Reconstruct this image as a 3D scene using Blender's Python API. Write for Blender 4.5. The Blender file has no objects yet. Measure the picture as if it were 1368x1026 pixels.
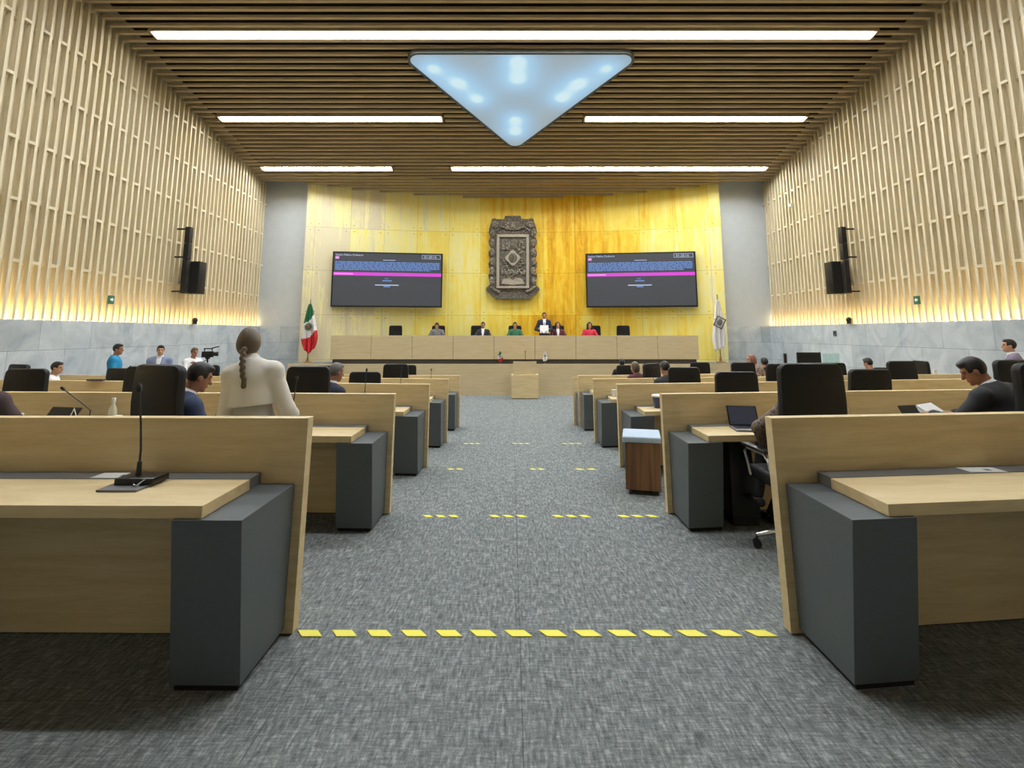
import bpy, bmesh, math, random
import numpy as np
from mathutils import Vector, Matrix, Euler
random.seed(7)
PI = math.pi
SC = bpy.context.scene
COL = SC.collection
R = math.radians

# ------------------------------------------------------------------ materials
def new_mat(name):
    m = bpy.data.materials.new(name); m.use_nodes = True
    nt = m.node_tree; b = nt.nodes['Principled BSDF']
    return m, nt, b
def srgb(r, g, b):
    f = lambda c: (c/255/12.92) if c/255 <= .04045 else ((c/255+.055)/1.055)**2.4
    return (f(r), f(g), f(b), 1)
def flat(name, col, rough=.5, metal=0, spec=.5, bump=0, bscale=200):
    m, nt, b = new_mat(name)
    b.inputs['Base Color'].default_value = col
    b.inputs['Roughness'].default_value = rough
    b.inputs['Metallic'].default_value = metal
    b.inputs['Specular IOR Level'].default_value = spec
    tc = nt.nodes.new('ShaderNodeTexCoord')
    n = nt.nodes.new('ShaderNodeTexNoise'); n.inputs['Scale'].default_value = bscale
    nt.links.new(tc.outputs['Object'], n.inputs['Vector'])
    mx = nt.nodes.new('ShaderNodeMixRGB'); mx.blend_type = 'MULTIPLY'; mx.inputs[0].default_value = .12
    mx.inputs[1].default_value = col
    nt.links.new(n.outputs['Fac'], mx.inputs[2]); nt.links.new(mx.outputs[0], b.inputs['Base Color'])
    if bump:
        bp = nt.nodes.new('ShaderNodeBump'); bp.inputs['Strength'].default_value = bump; bp.inputs['Distance'].default_value = .002
        nt.links.new(n.outputs['Fac'], bp.inputs['Height']); nt.links.new(bp.outputs[0], b.inputs['Normal'])
    return m
def emit(name, col, st):
    m, nt, b = new_mat(name)
    b.inputs['Base Color'].default_value = (.02, .02, .02, 1)
    b.inputs['Emission Color'].default_value = col
    b.inputs['Emission Strength'].default_value = st
    return m
class G:
    """small node-graph helper"""
    def __init__(s, nt): s.nt = nt; s.n = nt.nodes; s.l = nt.links
    def node(s, t, **k):
        x = s.n.new(t)
        for a, v in k.items(): setattr(x, a, v)
        return x
    def coord(s): return s.node('ShaderNodeTexCoord').outputs['Object']
    def mapv(s, v, scale=(1, 1, 1), loc=(0, 0, 0), rot=(0, 0, 0)):
        m = s.node('ShaderNodeMapping'); s.l.new(v, m.inputs[0])
        m.inputs['Scale'].default_value = scale; m.inputs['Location'].default_value = loc; m.inputs['Rotation'].default_value = rot
        return m.outputs[0]
    def noise(s, v, scale, detail=4, rough=.5, dist=0):
        x = s.node('ShaderNodeTexNoise'); s.l.new(v, x.inputs['Vector'])
        x.inputs['Scale'].default_value = scale; x.inputs['Detail'].default_value = detail
        x.inputs['Roughness'].default_value = rough; x.inputs['Distortion'].default_value = dist
        return x.outputs['Fac']
    def ramp(s, f, stops):
        x = s.node('ShaderNodeValToRGB'); s.l.new(f, x.inputs[0])
        e = x.color_ramp.elements
        while len(e) < len(stops): e.new(.5)
        for q, (p, c) in zip(e, stops): q.position = p; q.color = c
        return x.outputs[0]
    def math(s, op, a, b=None):
        x = s.node('ShaderNodeMath', operation=op)
        for i, v in enumerate((a, b)):
            if v is None: continue
            if isinstance(v, (int, float)): x.inputs[i].default_value = v
            else: s.l.new(v, x.inputs[i])
        return x.outputs[0]
    def mix(s, f, a, b, mode='MIX'):
        x = s.node('ShaderNodeMixRGB', blend_type=mode)
        for i, v in enumerate((f, a, b)):
            if isinstance(v, (int, float)): x.inputs[i].default_value = v
            elif isinstance(v, tuple): x.inputs[i].default_value = v
            else: s.l.new(v, x.inputs[i])
        return x.outputs[0]
    def sep(s, v):
        x = s.node('ShaderNodeSeparateXYZ'); s.l.new(v, x.inputs[0]); return x.outputs
    def comb(s, a, b, c):
        x = s.node('ShaderNodeCombineXYZ')
        for i, v in enumerate((a, b, c)):
            if isinstance(v, (int, float)): x.inputs[i].default_value = v
            else: s.l.new(v, x.inputs[i])
        return x.outputs[0]
    def bump(s, h, st, d, b):
        x = s.node('ShaderNodeBump'); x.inputs['Strength'].default_value = st; x.inputs['Distance'].default_value = d
        s.l.new(h, x.inputs['Height']); s.l.new(x.outputs[0], b.inputs['Normal'])

def wood(name, c0, c1, c2, scale=(1.2, 6, 14), rough=.45):
    m, nt, b = new_mat(name); g = G(nt)
    v = g.coord()
    n = g.noise(g.mapv(v, scale), 1.6, 6, .6, .7)
    col = g.ramp(n, [(.25, c0), (.5, c1), (.75, c2)])
    f = g.noise(g.mapv(v, (scale[0]*4, scale[1]*8, scale[2]*9)), 3, 3)
    col = g.mix(.14, col, f, 'MULTIPLY')
    nt.links.new(col, b.inputs['Base Color']); b.inputs['Roughness'].default_value = rough
    b.inputs['Specular IOR Level'].default_value = .35
    return m
M = {}
M['oak'] = wood('oak_veneer', srgb(208, 184, 136), srgb(221, 199, 152), srgb(230, 211, 168))
M['oak_far'] = wood('oak_panel', srgb(200, 180, 140), srgb(210, 191, 152), srgb(219, 201, 164))
M['slat'] = wood('wall_slat_wood', srgb(206, 192, 158), srgb(220, 207, 174), srgb(232, 221, 192), (8, 8, .6))
M['slat_back'] = wood('wall_backing_board', srgb(206, 190, 156), srgb(220, 206, 176), srgb(230, 220, 196), (4, 4, .5))
M['baffle'] = wood('ceiling_baffle_wood', srgb(172, 150, 116), srgb(192, 170, 134), srgb(206, 186, 152), (.7, 8, 8))
M['walnut'] = wood('walnut_boards', srgb(74, 50, 34), srgb(122, 88, 60), srgb(160, 122, 86), (9, 9, .5))
M['grey'] = flat('grey_laminate', srgb(88, 95, 98), .5, bscale=40)
M['greytop'] = flat('grey_tray', srgb(112, 114, 116), .42)
M['black'] = flat('black_leather', srgb(19, 19, 20), .55, spec=.35, bump=.15, bscale=160)
M['blackfab'] = flat('black_mesh', srgb(24, 25, 26), .75, bump=.2, bscale=400)
M['plastic'] = flat('black_plastic', srgb(22, 22, 23), .35)
M['chrome'] = flat('brushed_metal', srgb(190, 192, 195), .25, 1)
M['white'] = flat('white_plastic', srgb(235, 235, 230), .45)
M['paper'] = flat('white_paper', srgb(238, 240, 240), .7)
M['dark'] = flat('dark_void', srgb(18, 15, 13), .9)
M['reveal'] = flat('dark_reveal', srgb(82, 74, 62), .7)
M['greywall'] = flat('grey_plaster', srgb(196, 202, 205), .7, bscale=4)
M['plain'] = flat('plain_wall', srgb(170, 165, 155), .8)
M['yellow'] = flat('yellow_tape', srgb(240, 230, 60), .5)
M['bronze'] = flat('cast_metal', srgb(144, 134, 118), .5, .35, bump=.5, bscale=30)
M['bronze_dark'] = flat('dark_cast_metal', srgb(108, 101, 91), .55, .35, bump=.4, bscale=30)
M['bronze_light'] = flat('polished_cast_metal', srgb(176, 167, 150), .45, .35)
M['bluegrey'] = flat('pale_blue_cushion', srgb(176, 194, 212), .7, bump=.1)
M['green'] = flat('flag_green', srgb(30, 110, 70), .7)
M['fwhite'] = flat('flag_white', srgb(236, 234, 232), .7)
M['red'] = flat('flag_red', srgb(205, 36, 44), .7)
M['brown'] = flat('crest_brown', srgb(112, 88, 60), .7)
M['crest'] = flat('crest_grey', srgb(110, 106, 104), .7)
M['silver'] = flat('silver_wreath', srgb(150, 165, 160), .6)
M['flagpole'] = flat('varnished_pole', srgb(150, 115, 70), .4)
M['bottle'] = flat('clear_bottle', srgb(215, 214, 190), .15)
M['bluecup'] = flat('blue_tub', srgb(62, 74, 110), .4)
M['mint'] = flat('green_cap', srgb(30, 160, 110), .4)
M['skin'] = flat('skin', srgb(196, 146, 116), .55)
M['skin_dark'] = flat('skin_tan', srgb(168, 116, 88), .55)
M['lips'] = flat('lips', srgb(150, 84, 74), .5)
M['eye'] = flat('eye_dark', srgb(40, 28, 22), .3)
M['hair_black'] = flat('black_hair', srgb(30, 26, 25), .5, bump=.6, bscale=120)
M['hair_brown'] = flat('brown_hair', srgb(96, 80, 60), .5, bump=.6, bscale=120)
M['hair_grey'] = flat('grey_hair', srgb(108, 104, 102), .6, bump=.6, bscale=120)
M['hair_red'] = flat('auburn_hair', srgb(150, 100, 84), .6, bump=.6, bscale=120)
def cloth(n, c): M[n] = flat(n, c, .85, bump=.2, bscale=300); return M[n]
cloth('ivory_wool', srgb(228, 224, 214)); cloth('grey_skirt', srgb(176, 174, 170)); cloth('navy_wool', srgb(52, 66, 96))
cloth('dark_navy', srgb(38, 44, 66)); cloth('charcoal', srgb(44, 46, 50)); cloth('white_cotton', srgb(236, 236, 238))
cloth('blue_shirt', srgb(34, 138, 186)); cloth('greyblue_suit', srgb(136, 146, 178)); cloth('black_cloth', srgb(26, 26, 28))
cloth('mauve_suit', srgb(134, 122, 142)); cloth('green_cloth', srgb(56, 112, 84)); cloth('red_cloth', srgb(206, 50, 72))
cloth('wine_cloth', srgb(92, 44, 52)); cloth('brown_jacket', srgb(72, 58, 58)); cloth('grey_cloth', srgb(120, 122, 126))
def patterned(name, a, b, sc):
    m, nt, bs = new_mat(name); g = G(nt)
    v = g.node('ShaderNodeTexVoronoi'); nt.links.new(g.coord(), v.inputs['Vector']); v.inputs['Scale'].default_value = sc
    nt.links.new(g.ramp(v.outputs['Distance'], [(.2, a), (.55, b)]), bs.inputs['Base Color']); bs.inputs['Roughness'].default_value = .8
    M[name] = m
patterned('bronze', srgb(158, 147, 128), srgb(96, 90, 80), 15); patterned('bronze_dark', srgb(124, 116, 104), srgb(84, 79, 71), 15)
patterned('lace', srgb(34, 32, 32), srgb(116, 100, 84), 55)
patterned('beige_print', srgb(196, 176, 156), srgb(124, 104, 92), 30)

def make_carpet():
    m, nt, b = new_mat('woven_carpet'); g = G(nt); v = g.coord()
    a = g.noise(g.mapv(v, (64, 13, 1)), 1, 5, .62)
    c = g.noise(g.mapv(v, (15, 84, 1)), 1, 4, .6)
    d = g.noise(v, 150, 2)
    e = g.noise(v, 9, 3)
    s = g.math('ADD', g.math('MULTIPLY', a, .50), g.math('MULTIPLY', c, .30))
    s = g.math('ADD', s, g.math('MULTIPLY', d, .16)); s = g.math('ADD', s, g.math('MULTIPLY', e, .08))
    col = g.ramp(s, [(.40, srgb(83, 87, 88)), (.50, srgb(113, 118, 118)), (.55, srgb(127, 132, 131)), (.64, srgb(162, 167, 164))])
    # tile joints every metre
    sx = g.sep(v)
    jx = g.math('LESS_THAN', g.math('ABSOLUTE', g.math('SUBTRACT', g.math('FRACT', g.math('ADD', sx[0], .46)), .5)), .0025)
    jy = g.math('LESS_THAN', g.math('ABSOLUTE', g.math('SUBTRACT', g.math('FRACT', g.math('ADD', sx[1], .1)), .5)), .0025)
    col = g.mix(g.math('MULTIPLY', g.math('MAXIMUM', jx, g.math('MULTIPLY', jy, .5)), .5), col, srgb(50, 54, 58))
    nt.links.new(col, b.inputs['Base Color']); b.inputs['Roughness'].default_value = .95; b.inputs['Specular IOR Level'].default_value = .1
    g.bump(s, .5, .006, b)
    return m
M['carpet'] = make_carpet()
def make_stone(name, axis):
    m, nt, b = new_mat(name); g = G(nt); v = g.coord(); s = g.sep(v)
    u = g.comb(s[1] if axis == 'x' else s[0], s[2], 0)
    br = g.node('ShaderNodeTexBrick'); nt.links.new(g.mapv(u, (1, 1, 1), (.3, .03, 0)), br.inputs['Vector'])
    br.inputs['Scale'].default_value = 1; br.inputs['Brick Width'].default_value = 1.25; br.inputs['Row Height'].default_value = .6
    br.inputs['Mortar Size'].default_value = .004; br.inputs['Color1'].default_value = srgb(190, 197, 201); br.inputs['Color2'].default_value = srgb(214, 220, 223)
    br.inputs['Mortar'].default_value = srgb(128, 136, 142); br.inputs['Bias'].default_value = .15
    n = g.noise(v, 1.6, 8, .62, 1.2)
    col = g.mix(.75, br.outputs['Color'], g.ramp(n, [(.3, srgb(176, 186, 194)), (.5, srgb(216, 220, 222)), (.7, srgb(246, 246, 244))]), 'MULTIPLY')
    nt.links.new(col, b.inputs['Base Color']); b.inputs['Roughness'].default_value = .4
    return m
M['stone_x'] = make_stone('grey_marble_side', 'x'); M['stone_y'] = make_stone('grey_marble_end', 'y')
def make_gold():
    m, nt, b = new_mat('gold_onyx'); g = G(nt); v = g.coord(); s = g.sep(v)
    # every sheet of the cladding has its own tone
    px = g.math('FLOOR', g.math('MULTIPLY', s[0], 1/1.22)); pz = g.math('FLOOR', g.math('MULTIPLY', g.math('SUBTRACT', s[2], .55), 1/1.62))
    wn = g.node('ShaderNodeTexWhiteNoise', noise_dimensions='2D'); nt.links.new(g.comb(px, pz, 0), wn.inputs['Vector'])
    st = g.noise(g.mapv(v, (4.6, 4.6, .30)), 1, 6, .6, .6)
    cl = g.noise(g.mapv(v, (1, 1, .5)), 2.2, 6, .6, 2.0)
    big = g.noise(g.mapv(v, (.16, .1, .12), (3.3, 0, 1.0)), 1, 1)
    side = g.math('MULTIPLY', g.math('SUBTRACT', 1.0, g.math('MULTIPLY', g.math('ABSOLUTE', g.math('SUBTRACT', s[0], 1.9)), .16)), .46)  # paler away from right of centre: reflected light painted into the gold colour
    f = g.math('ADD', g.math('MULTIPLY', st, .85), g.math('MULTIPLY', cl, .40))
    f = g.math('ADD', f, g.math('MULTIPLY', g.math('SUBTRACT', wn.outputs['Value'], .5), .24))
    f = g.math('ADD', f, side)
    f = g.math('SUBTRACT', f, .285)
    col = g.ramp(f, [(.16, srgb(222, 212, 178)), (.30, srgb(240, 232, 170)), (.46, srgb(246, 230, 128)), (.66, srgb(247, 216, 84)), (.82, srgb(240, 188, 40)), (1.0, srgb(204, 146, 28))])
    fx = g.math('ABSOLUTE', g.math('SUBTRACT', g.math('FRACT', g.math('MULTIPLY', s[0], 1/1.22)), .5))
    fz = g.math('ABSOLUTE', g.math('SUBTRACT', g.math('FRACT', g.math('MULTIPLY', g.math('SUBTRACT', s[2], .55), 1/1.62)), .5))
    j = g.math('MAXIMUM', g.math('GREATER_THAN', fx, .4945), g.math('GREATER_THAN', fz, .4955))
    col = g.mix(g.math('MULTIPLY', j, .4), col, srgb(120, 96, 40))
    nt.links.new(col, b.inputs['Base Color']); b.inputs['Roughness'].default_value = .38; b.inputs['Metallic'].default_value = .15
    return m
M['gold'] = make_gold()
def make_lumin():
    m, nt, b = new_mat('luminous_panel'); g = G(nt); v = g.coord(); s = g.sep(v)
    tot = None
    for (x, y, w) in ((-2.1, .5, .40), (-1.5, 1.1, .44), (-1.05, 1.8, .38), (.05, .2, .42), (.05, .95, .46), (2.3, .5, .38), (1.65, 1.1, .44), (1.25, 1.75, .40), (.0, 2.75, .44), (.0, 3.45, .36)):
        d = g.math('ADD', g.math('POWER', g.math('SUBTRACT', s[0], x), 2), g.math('POWER', g.math('SUBTRACT', s[1], y), 2))
        e = g.math('MULTIPLY', g.math('EXPONENT', g.math('MULTIPLY', g.math('POWER', d, .7), -1/(w*1.15)**1.4)), .95)
        tot = e if tot is None else g.math('ADD', tot, e)
    col = g.ramp(tot, [(0, srgb(132, 152, 162)), (.40, srgb(138, 180, 212)), (.8, srgb(150, 208, 246)), (1, srgb(205, 240, 255))])
    b.inputs['Base Color'].default_value = (.3, .3, .3, 1)
    nt.links.new(col, b.inputs['Emission Color']); b.inputs['Emission Strength'].default_value = LUM
    return m
STRIP, LUM, COVE, SCR, EXPO = 44.0, .80, 95.0, .75, 0.0
M['lumin'] = make_lumin()
M['tube'] = emit('white_strip_light', (.93, .97, 1.0, 1), STRIP)
M['tube_bright'] = emit('bright_strip_light', (.93, .97, 1.0, 1), STRIP*1.75)
M['cove'] = emit('warm_strip_light', (1, .76, .38, 1), COVE)
M['scr_bg'] = emit('screen_dark', srgb(62, 66, 74), SCR)
M['scr_blue'] = emit('screen_blue', srgb(112, 152, 216), SCR*1.1)
M['scr_white'] = emit('screen_white', srgb(205, 220, 250), SCR*1.1)
M['scr_mag'] = emit('screen_magenta', srgb(232, 62, 226), SCR*1.2)
M['scr_pink'] = emit('screen_pink', srgb(248, 160, 240), SCR*1.2)
M['scr_navy'] = emit('screen_navy', srgb(40, 52, 92), SCR)
M['exit'] = emit('green_sign', srgb(30, 130, 90), .5)
M['tablet'] = emit('tablet_screen', srgb(120, 160, 225), .8)
M['laptop'] = emit('laptop_screen', srgb(44, 46, 68), .42)

# ------------------------------------------------------------------ mesh builder
class MB:
    def __init__(s): s.v = []; s.f = []; s.m = []; s.mi = 0
    def add(s, vs, fs, T=None):
        o = len(s.v)
        for p in vs:
            p = Vector(p); s.v.append(T @ p if T else p)
        for f in fs: s.f.append([o+i for i in f]); s.m.append(s.mi)
    def bm(s, b, T=None):
        b.verts.index_update()
        s.add([v.co.copy() for v in b.verts], [[v.index for v in f.verts] for f in b.faces], T); b.free()
    def box(s, x0, x1, y0, y1, z0, z1, bev=0, T=None, seg=2):
        b = bmesh.new(); bmesh.ops.create_cube(b, size=1)
        for v in b.verts: v.co = Vector(((x0+x1)/2+v.co.x*(x1-x0), (y0+y1)/2+v.co.y*(y1-y0), (z0+z1)/2+v.co.z*(z1-z0)))
        if bev: bmesh.ops.bevel(b, geom=list(b.edges), offset=bev, segments=seg, affect='EDGES', profile=.6)
        s.bm(b, T); return s
    def pad(s, w, h, t, r, T=None, warp=None, cuts=4, bev=.012):
        """rounded-corner slab in XZ, thickness along Y, optional warp(co)->co"""
        b = bmesh.new(); pts = []
        for cx, cz, a0 in ((w/2-r, h/2-r, 0), (-w/2+r, h/2-r, 90), (-w/2+r, -h/2+r, 180), (w/2-r, -h/2+r, 270)):
            for k in range(5): a = R(a0+k*22.5); pts.append((cx+r*math.cos(a), cz+r*math.sin(a)))
        vs = [b.verts.new((x, -t/2, z)) for x, z in pts]
        f = b.faces.new(vs)
        ex = bmesh.ops.extrude_face_region(b, geom=[f])
        for e in ex['geom']:
            if isinstance(e, bmesh.types.BMVert): e.co.y += t
        bmesh.ops.recalc_face_normals(b, faces=b.faces)
        rim = [e for e in b.edges if abs(e.verts[0].co.y-e.verts[1].co.y) < 1e-6]
        bmesh.ops.bevel(b, geom=rim, offset=min(bev, t*.45), segments=2, affect='EDGES', profile=.6)
        if warp:
            for i in range(1, cuts+1):
                z = -h/2+h*i/(cuts+1)
                bmesh.ops.bisect_plane(b, geom=list(b.verts)+list(b.edges)+list(b.faces), plane_co=(0, 0, z), plane_no=(0, 0, 1))
            for v in b.verts: v.co = warp(v.co)
        s.bm(b, T); return s
    def cone(s, a, b, ra, rb, n=16, caps=True):
        a, b = Vector(a), Vector(b); d = (b-a)
        q = d.to_track_quat('Z', 'Y'); L = d.length
        vs = []; fs = []
        for z, r in ((0, ra), (L, rb)):
            for i in range(n): t = 2*PI*i/n; vs.append(a + q @ Vector((r*math.cos(t), r*math.sin(t), z)))
        for i in range(n): fs.append([i, (i+1) % n, n+(i+1) % n, n+i])
        if caps: fs.append(list(range(n))[::-1]); fs.append(list(range(n, 2*n)))
        s.add(vs, fs); return s
    def lathe(s, prof, n=24, T=None):
        vs = []; fs = []
        for r, z in prof:
            for i in range(n): t = 2*PI*i/n; vs.append((r*math.cos(t), r*math.sin(t), z))
        for k in range(len(prof)-1):
            for i in range(n): fs.append([k*n+i, k*n+(i+1) % n, (k+1)*n+(i+1) % n, (k+1)*n+i])
        fs.append(list(range(n))[::-1]); fs.append([(len(prof)-1)*n+i for i in range(n)])
        s.add(vs, fs, T); return s
    def tube(s, pts, r, n=8):
        pts = [Vector(p) for p in pts]; vs = []; fs = []
        for i, p in enumerate(pts):
            d = (pts[min(i+1, len(pts)-1)]-pts[max(i-1, 0)]).normalized(); q = d.to_track_quat('Z', 'Y')
            rr = r[i] if isinstance(r, (list, tuple)) else r
            for k in range(n): t = 2*PI*k/n; vs.append(p + q @ Vector((rr*math.cos(t), rr*math.sin(t), 0)))
        for i in range(len(pts)-1):
            for k in range(n): fs.append([i*n+k, i*n+(k+1) % n, (i+1)*n+(k+1) % n, (i+1)*n+k])
        fs.append(list(range(n))[::-1]); fs.append([(len(pts)-1)*n+k for k in range(n)])
        s.add(vs, fs); return s
    def ball(s, c, r, T=None, n=14):
        b = bmesh.new(); bmesh.ops.create_uvsphere(b, u_segments=n, v_segments=n//2+2, radius=1)
        rr = r if isinstance(r, (tuple, list)) else (r, r, r)
        for v in b.verts: v.co = Vector((c[0]+v.co.x*rr[0], c[1]+v.co.y*rr[1], c[2]+v.co.z*rr[2]))
        s.bm(b, T); return s
    def prism(s, poly, t0, t1, T=None):
        """polygon in XZ, extruded along Y from t0 to t1"""
        n = len(poly); vs = [(x, t0, z) for x, z in poly]+[(x, t1, z) for x, z in poly]
        fs = [list(range(n)), [n+i for i in range(n)][::-1]]+[[i, n+i, n+(i+1) % n, (i+1) % n] for i in range(n)]
        s.add(vs, fs, T); return s
    def build(s, name, mats, parent=None, smooth=True, loc=None):
        me = bpy.data.meshes.new(name)
        me.from_pydata([tuple(v) for v in s.v], [], s.f)
        for m in (mats if isinstance(mats, (list, tuple)) else [mats]): me.materials.append(m)
        for p, i in zip(me.polygons, s.m): p.material_index = i
        b = bmesh.new(); b.from_mesh(me); bmesh.ops.recalc_face_normals(b, faces=b.faces); b.to_mesh(me); b.free()
        if smooth:
            for p in me.polygons: p.use_smooth = True
            me.set_sharp_from_angle(angle=R(38))
        o = bpy.data.objects.new(name, me); COL.objects.link(o)
        if parent: o.parent = parent
        if loc: o.location = loc
        return o
def tag(o, label=None, cat=None, group=None, kind=None):
    if label: o['label'] = label
    if cat: o['category'] = cat
    if group: o['group'] = group
    if kind: o['kind'] = kind
    return o
def empty(name, loc=(0, 0, 0), rz=0):
    o = bpy.data.objects.new(name, None); COL.objects.link(o); o.location = loc; o.rotation_euler = (0, 0, R(rz)); o.empty_display_size = .1
    return o
def thing(name, label, cat, loc=(0, 0, 0), rz=0, group=None): return tag(empty(name, loc, rz), label, cat, group)
def copy_tree(o, parent=None):
    c = o.copy(); COL.objects.link(c); c.parent = parent
    for ch in list(o.children): copy_tree(ch, c)
    return c
def struct(o): o['kind'] = 'structure'; return o

# ------------------------------------------------------------------ the room
XL, XR, YB = -9.2, 9.4, 19.3
ROW0, PITCH, DROP = 2.87, 2.11, .11
KL = [.01, .04, .10, .12, .12, .12]; KR = [.11, .115, .15, .15, .15, .15]
AL, AR = 1.10, 1.40
def zceil(y): return 6.9+(YB-y)*.1875
def kof(x, row):
    if x < -AL: return KL[row-1]*(-x-AL)
    if x > AR: return KR[row-1]*(x-AR)
    return 0
def rowY(row, x=0): return ROW0+PITCH*(row-1)+kof(x, row)

# floor: five steps down towards the rostrum, then flat
mb = MB(); XS = [-9.5, -AL, AR, 9.7]
prev = [(x, -3.2) for x in XS]; z = 0.0
for r in range(1, 6):
    cur = [(x, rowY(r, x)+.11) for x in XS]
    mb.add([(x, y, z) for x, y in prev]+[(x, y, z) for x, y in cur], [[i, i+1, 5+i, 4+i] for i in range(3)])
    mb.add([(x, y, z) for x, y in cur]+[(x, y, z-DROP) for x, y in cur], [[i, i+1, 5+i, 4+i] for i in range(3)])
    z -= DROP; prev = cur
mb.add([(x, y, z) for x, y in prev]+[(x, 21, z) for x in XS], [[i, i+1, 5+i, 4+i] for i in range(3)])
struct(mb.build('floor', M['carpet'], smooth=False))
ZF = z
def fl(row): return -DROP*(row-1)

for side, X, sg in (('left', XL, -1), ('right', XR, 1)):
    x0, x1 = sorted((X+sg*.0, X+sg*.5))
    mb = MB(); mb.box(x0, x1, -3.2, YB+1, ZF-.1, 1.75); struct(mb.build('wall_'+side, M['stone_x'], smooth=False))
    mb = MB(); a, b = sorted((X+sg*.235, X+sg*.5)); mb.box(a, b, -3.2, YB+1, 1.75, 12)
    struct(mb.build('wall_'+side+'_backing', M['slat_back'], smooth=False))
    mb = MB(); n = 0; y = -3.0
    while y < YB-.05:
        zt = zceil(y)+.1
        a, b = sorted((X+sg*.03, X+sg*.13)); mb.box(a, b, y-.03, y+.03, 1.76, zt)
        for lv in range(5):
            zl = 2.84+1.143*lv
            if (n+lv) % 2 == 0 and zl < zt:
                a2, b2 = sorted((X+sg*.03, X+sg*.235)); mb.box(a2, b2, y+.027, y+.176, zl-.03, zl+.03)
        for lv in range(5, 8):
            zl = 2.84+1.143*lv
            if (n+lv) % 2 == 0 and zl < zt-.05:
                mb.box(*sorted((X+sg*.03, X+sg*.235)), y+.027, y+.176, zl-.03, zl+.03)
        y += .2025; n += 1
    struct(mb.build('wall_'+side+'_slats', M['slat'], smooth=False))
    t = thing('cove_light', 'warm strip light glowing behind the foot of the wooden slats along the %s wall' % side, 'light', (X+sg*.185, 8, 1.752), 0, 'cove lights behind the slat walls')
    mb = MB(); mb.box(-.02, .02, -11, 11.2, 0, .012); mb.build('channel', M['white'], t, smooth=False)
    mb = MB(); mb.box(-.015, .015, -11, 11.2, .012, .022); mb.build('diffuser', M['cove'], t, smooth=False)
mb = MB(); mb.box(-9.7, 9.9, -3.5, -3.2, ZF, 12); struct(mb.build('wall_rear', M['plain'], smooth=False))
mb = MB(); mb.box(XL-.2, XR+.2, YB, YB+.1, 1.75, 8.5); struct(mb.build('wall_front', M['greywall'], smooth=False))
mb = MB(); mb.box(XL-.2, XR+.2, YB-.03, YB+.1, ZF-.1, 1.75); struct(mb.build('wall_front_stone', M['stone_y'], smooth=False))

# curved gold wall
GX0, GX1 = -7.62, 7.72
def goldY(x): u = (x-.05)/7.67; return 20.2-1.2*u*u
def make_gold_wall():
    mb = MB(); N = 60; vs = []
    for i in range(N+1):
        x = GX0+(GX1-GX0)*i/N; y = goldY(x)
        vs += [(x, y, .3), (x, y, 8.2), (x, y+.14, .3), (x, y+.14, 8.2)]
    fs = []
    for i in range(N):
        a, b = i*4, i*4+4
        fs += [[a, b, b+1, a+1], [a+2, a+3, b+3, b+2], [a+1, b+1, b+3, a+3]]
    fs += [[0, 1, 3, 2], [N*4, N*4+2, N*4+3, N*4+1]]
    mb.add(vs, fs)
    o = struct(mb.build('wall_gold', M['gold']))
    # paired fixing studs
    mb = MB()
    for i in range(13):
        x = -7.32+1.22*i
        for zz in (2.17, 3.79, 5.41):
            for dx in (-.14, .14):
                for dz in (-.12, .12): mb.cone((x+dx, goldY(x+dx)+.01, zz+dz), (x+dx, goldY(x+dx)-.012, zz+dz), .016, .016, 8)
    struct(mb.build('wall_gold_studs', M['flagpole']))
# wall_front would cut the deeper middle of the curve: open it there
bpy.data.objects.remove(bpy.data.objects['wall_front']); bpy.data.objects.remove(bpy.data.objects['wall_front_stone'])
for nm, m, z0, z1, dy in (('wall_front', M['greywall'], 1.75, 8.5, 0), ('wall_front_stone', M['stone_y'], ZF-.1, 1.75, -.03)):
    mb = MB()
    mb.box(XL-.2, GX0+.3, YB+dy, YB+.1, z0, z1); mb.box(GX1-.3, XR+.2, YB+dy, YB+.1, z0, z1)
    struct(mb.build(nm, m, smooth=False))
mb = MB(); mb.box(GX0, GX1, 20.6, 20.7, ZF, 8.5); struct(mb.build('wall_front_core', M['plain'], smooth=False))
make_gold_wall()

# ceiling: wooden baffles across the room under a dark void
STRIPS = [(11.36, -8.33, 8.41), (14.72, -8.59, -2.09), (14.72, 2.18, 8.63), (17.70, -8.72, -4.23), (17.70, -2.09, 8.88), (7.75, -8.3, 8.3), (4.1, -8.3, 8.3)]
mb = MB(); y = -3.0
while y < 20.15:
    zb = zceil(y); segs = [(XL+.02, XR-.02)]
    for sy, a, b in STRIPS:
        if abs(sy-y) < .19:
            out = []
            for p, q in segs:
                if a-.1 > p: out.append((p, min(q, a-.1)))
                if b+.1 < q: out.append((max(p, b+.1), q))
            segs = [(p, q) for p, q in out if q-p > .05]
    if y > 18.85:
        u = (20.12-y)/1.2
        if u <= 0: break
        hw = 7.67*math.sqrt(u)-.12; segs = [(.05-hw, .05+hw)]
    for p, q in segs: mb.box(p, q, y-.045, y+.045, zb, zb+.065)
    y += .235
struct(mb.build('ceiling_slats', M['baffle'], smooth=False))
mb = MB()
mb.add([(-9.7, -3.4, zceil(-3.4)+.75), (9.9, -3.4, zceil(-3.4)+.75), (9.9, 21, zceil(21)+.75), (-9.7, 21, zceil(21)+.75)], [[0, 1, 2, 3]])
struct(mb.build('ceiling', M['dark'], smooth=False))

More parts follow.
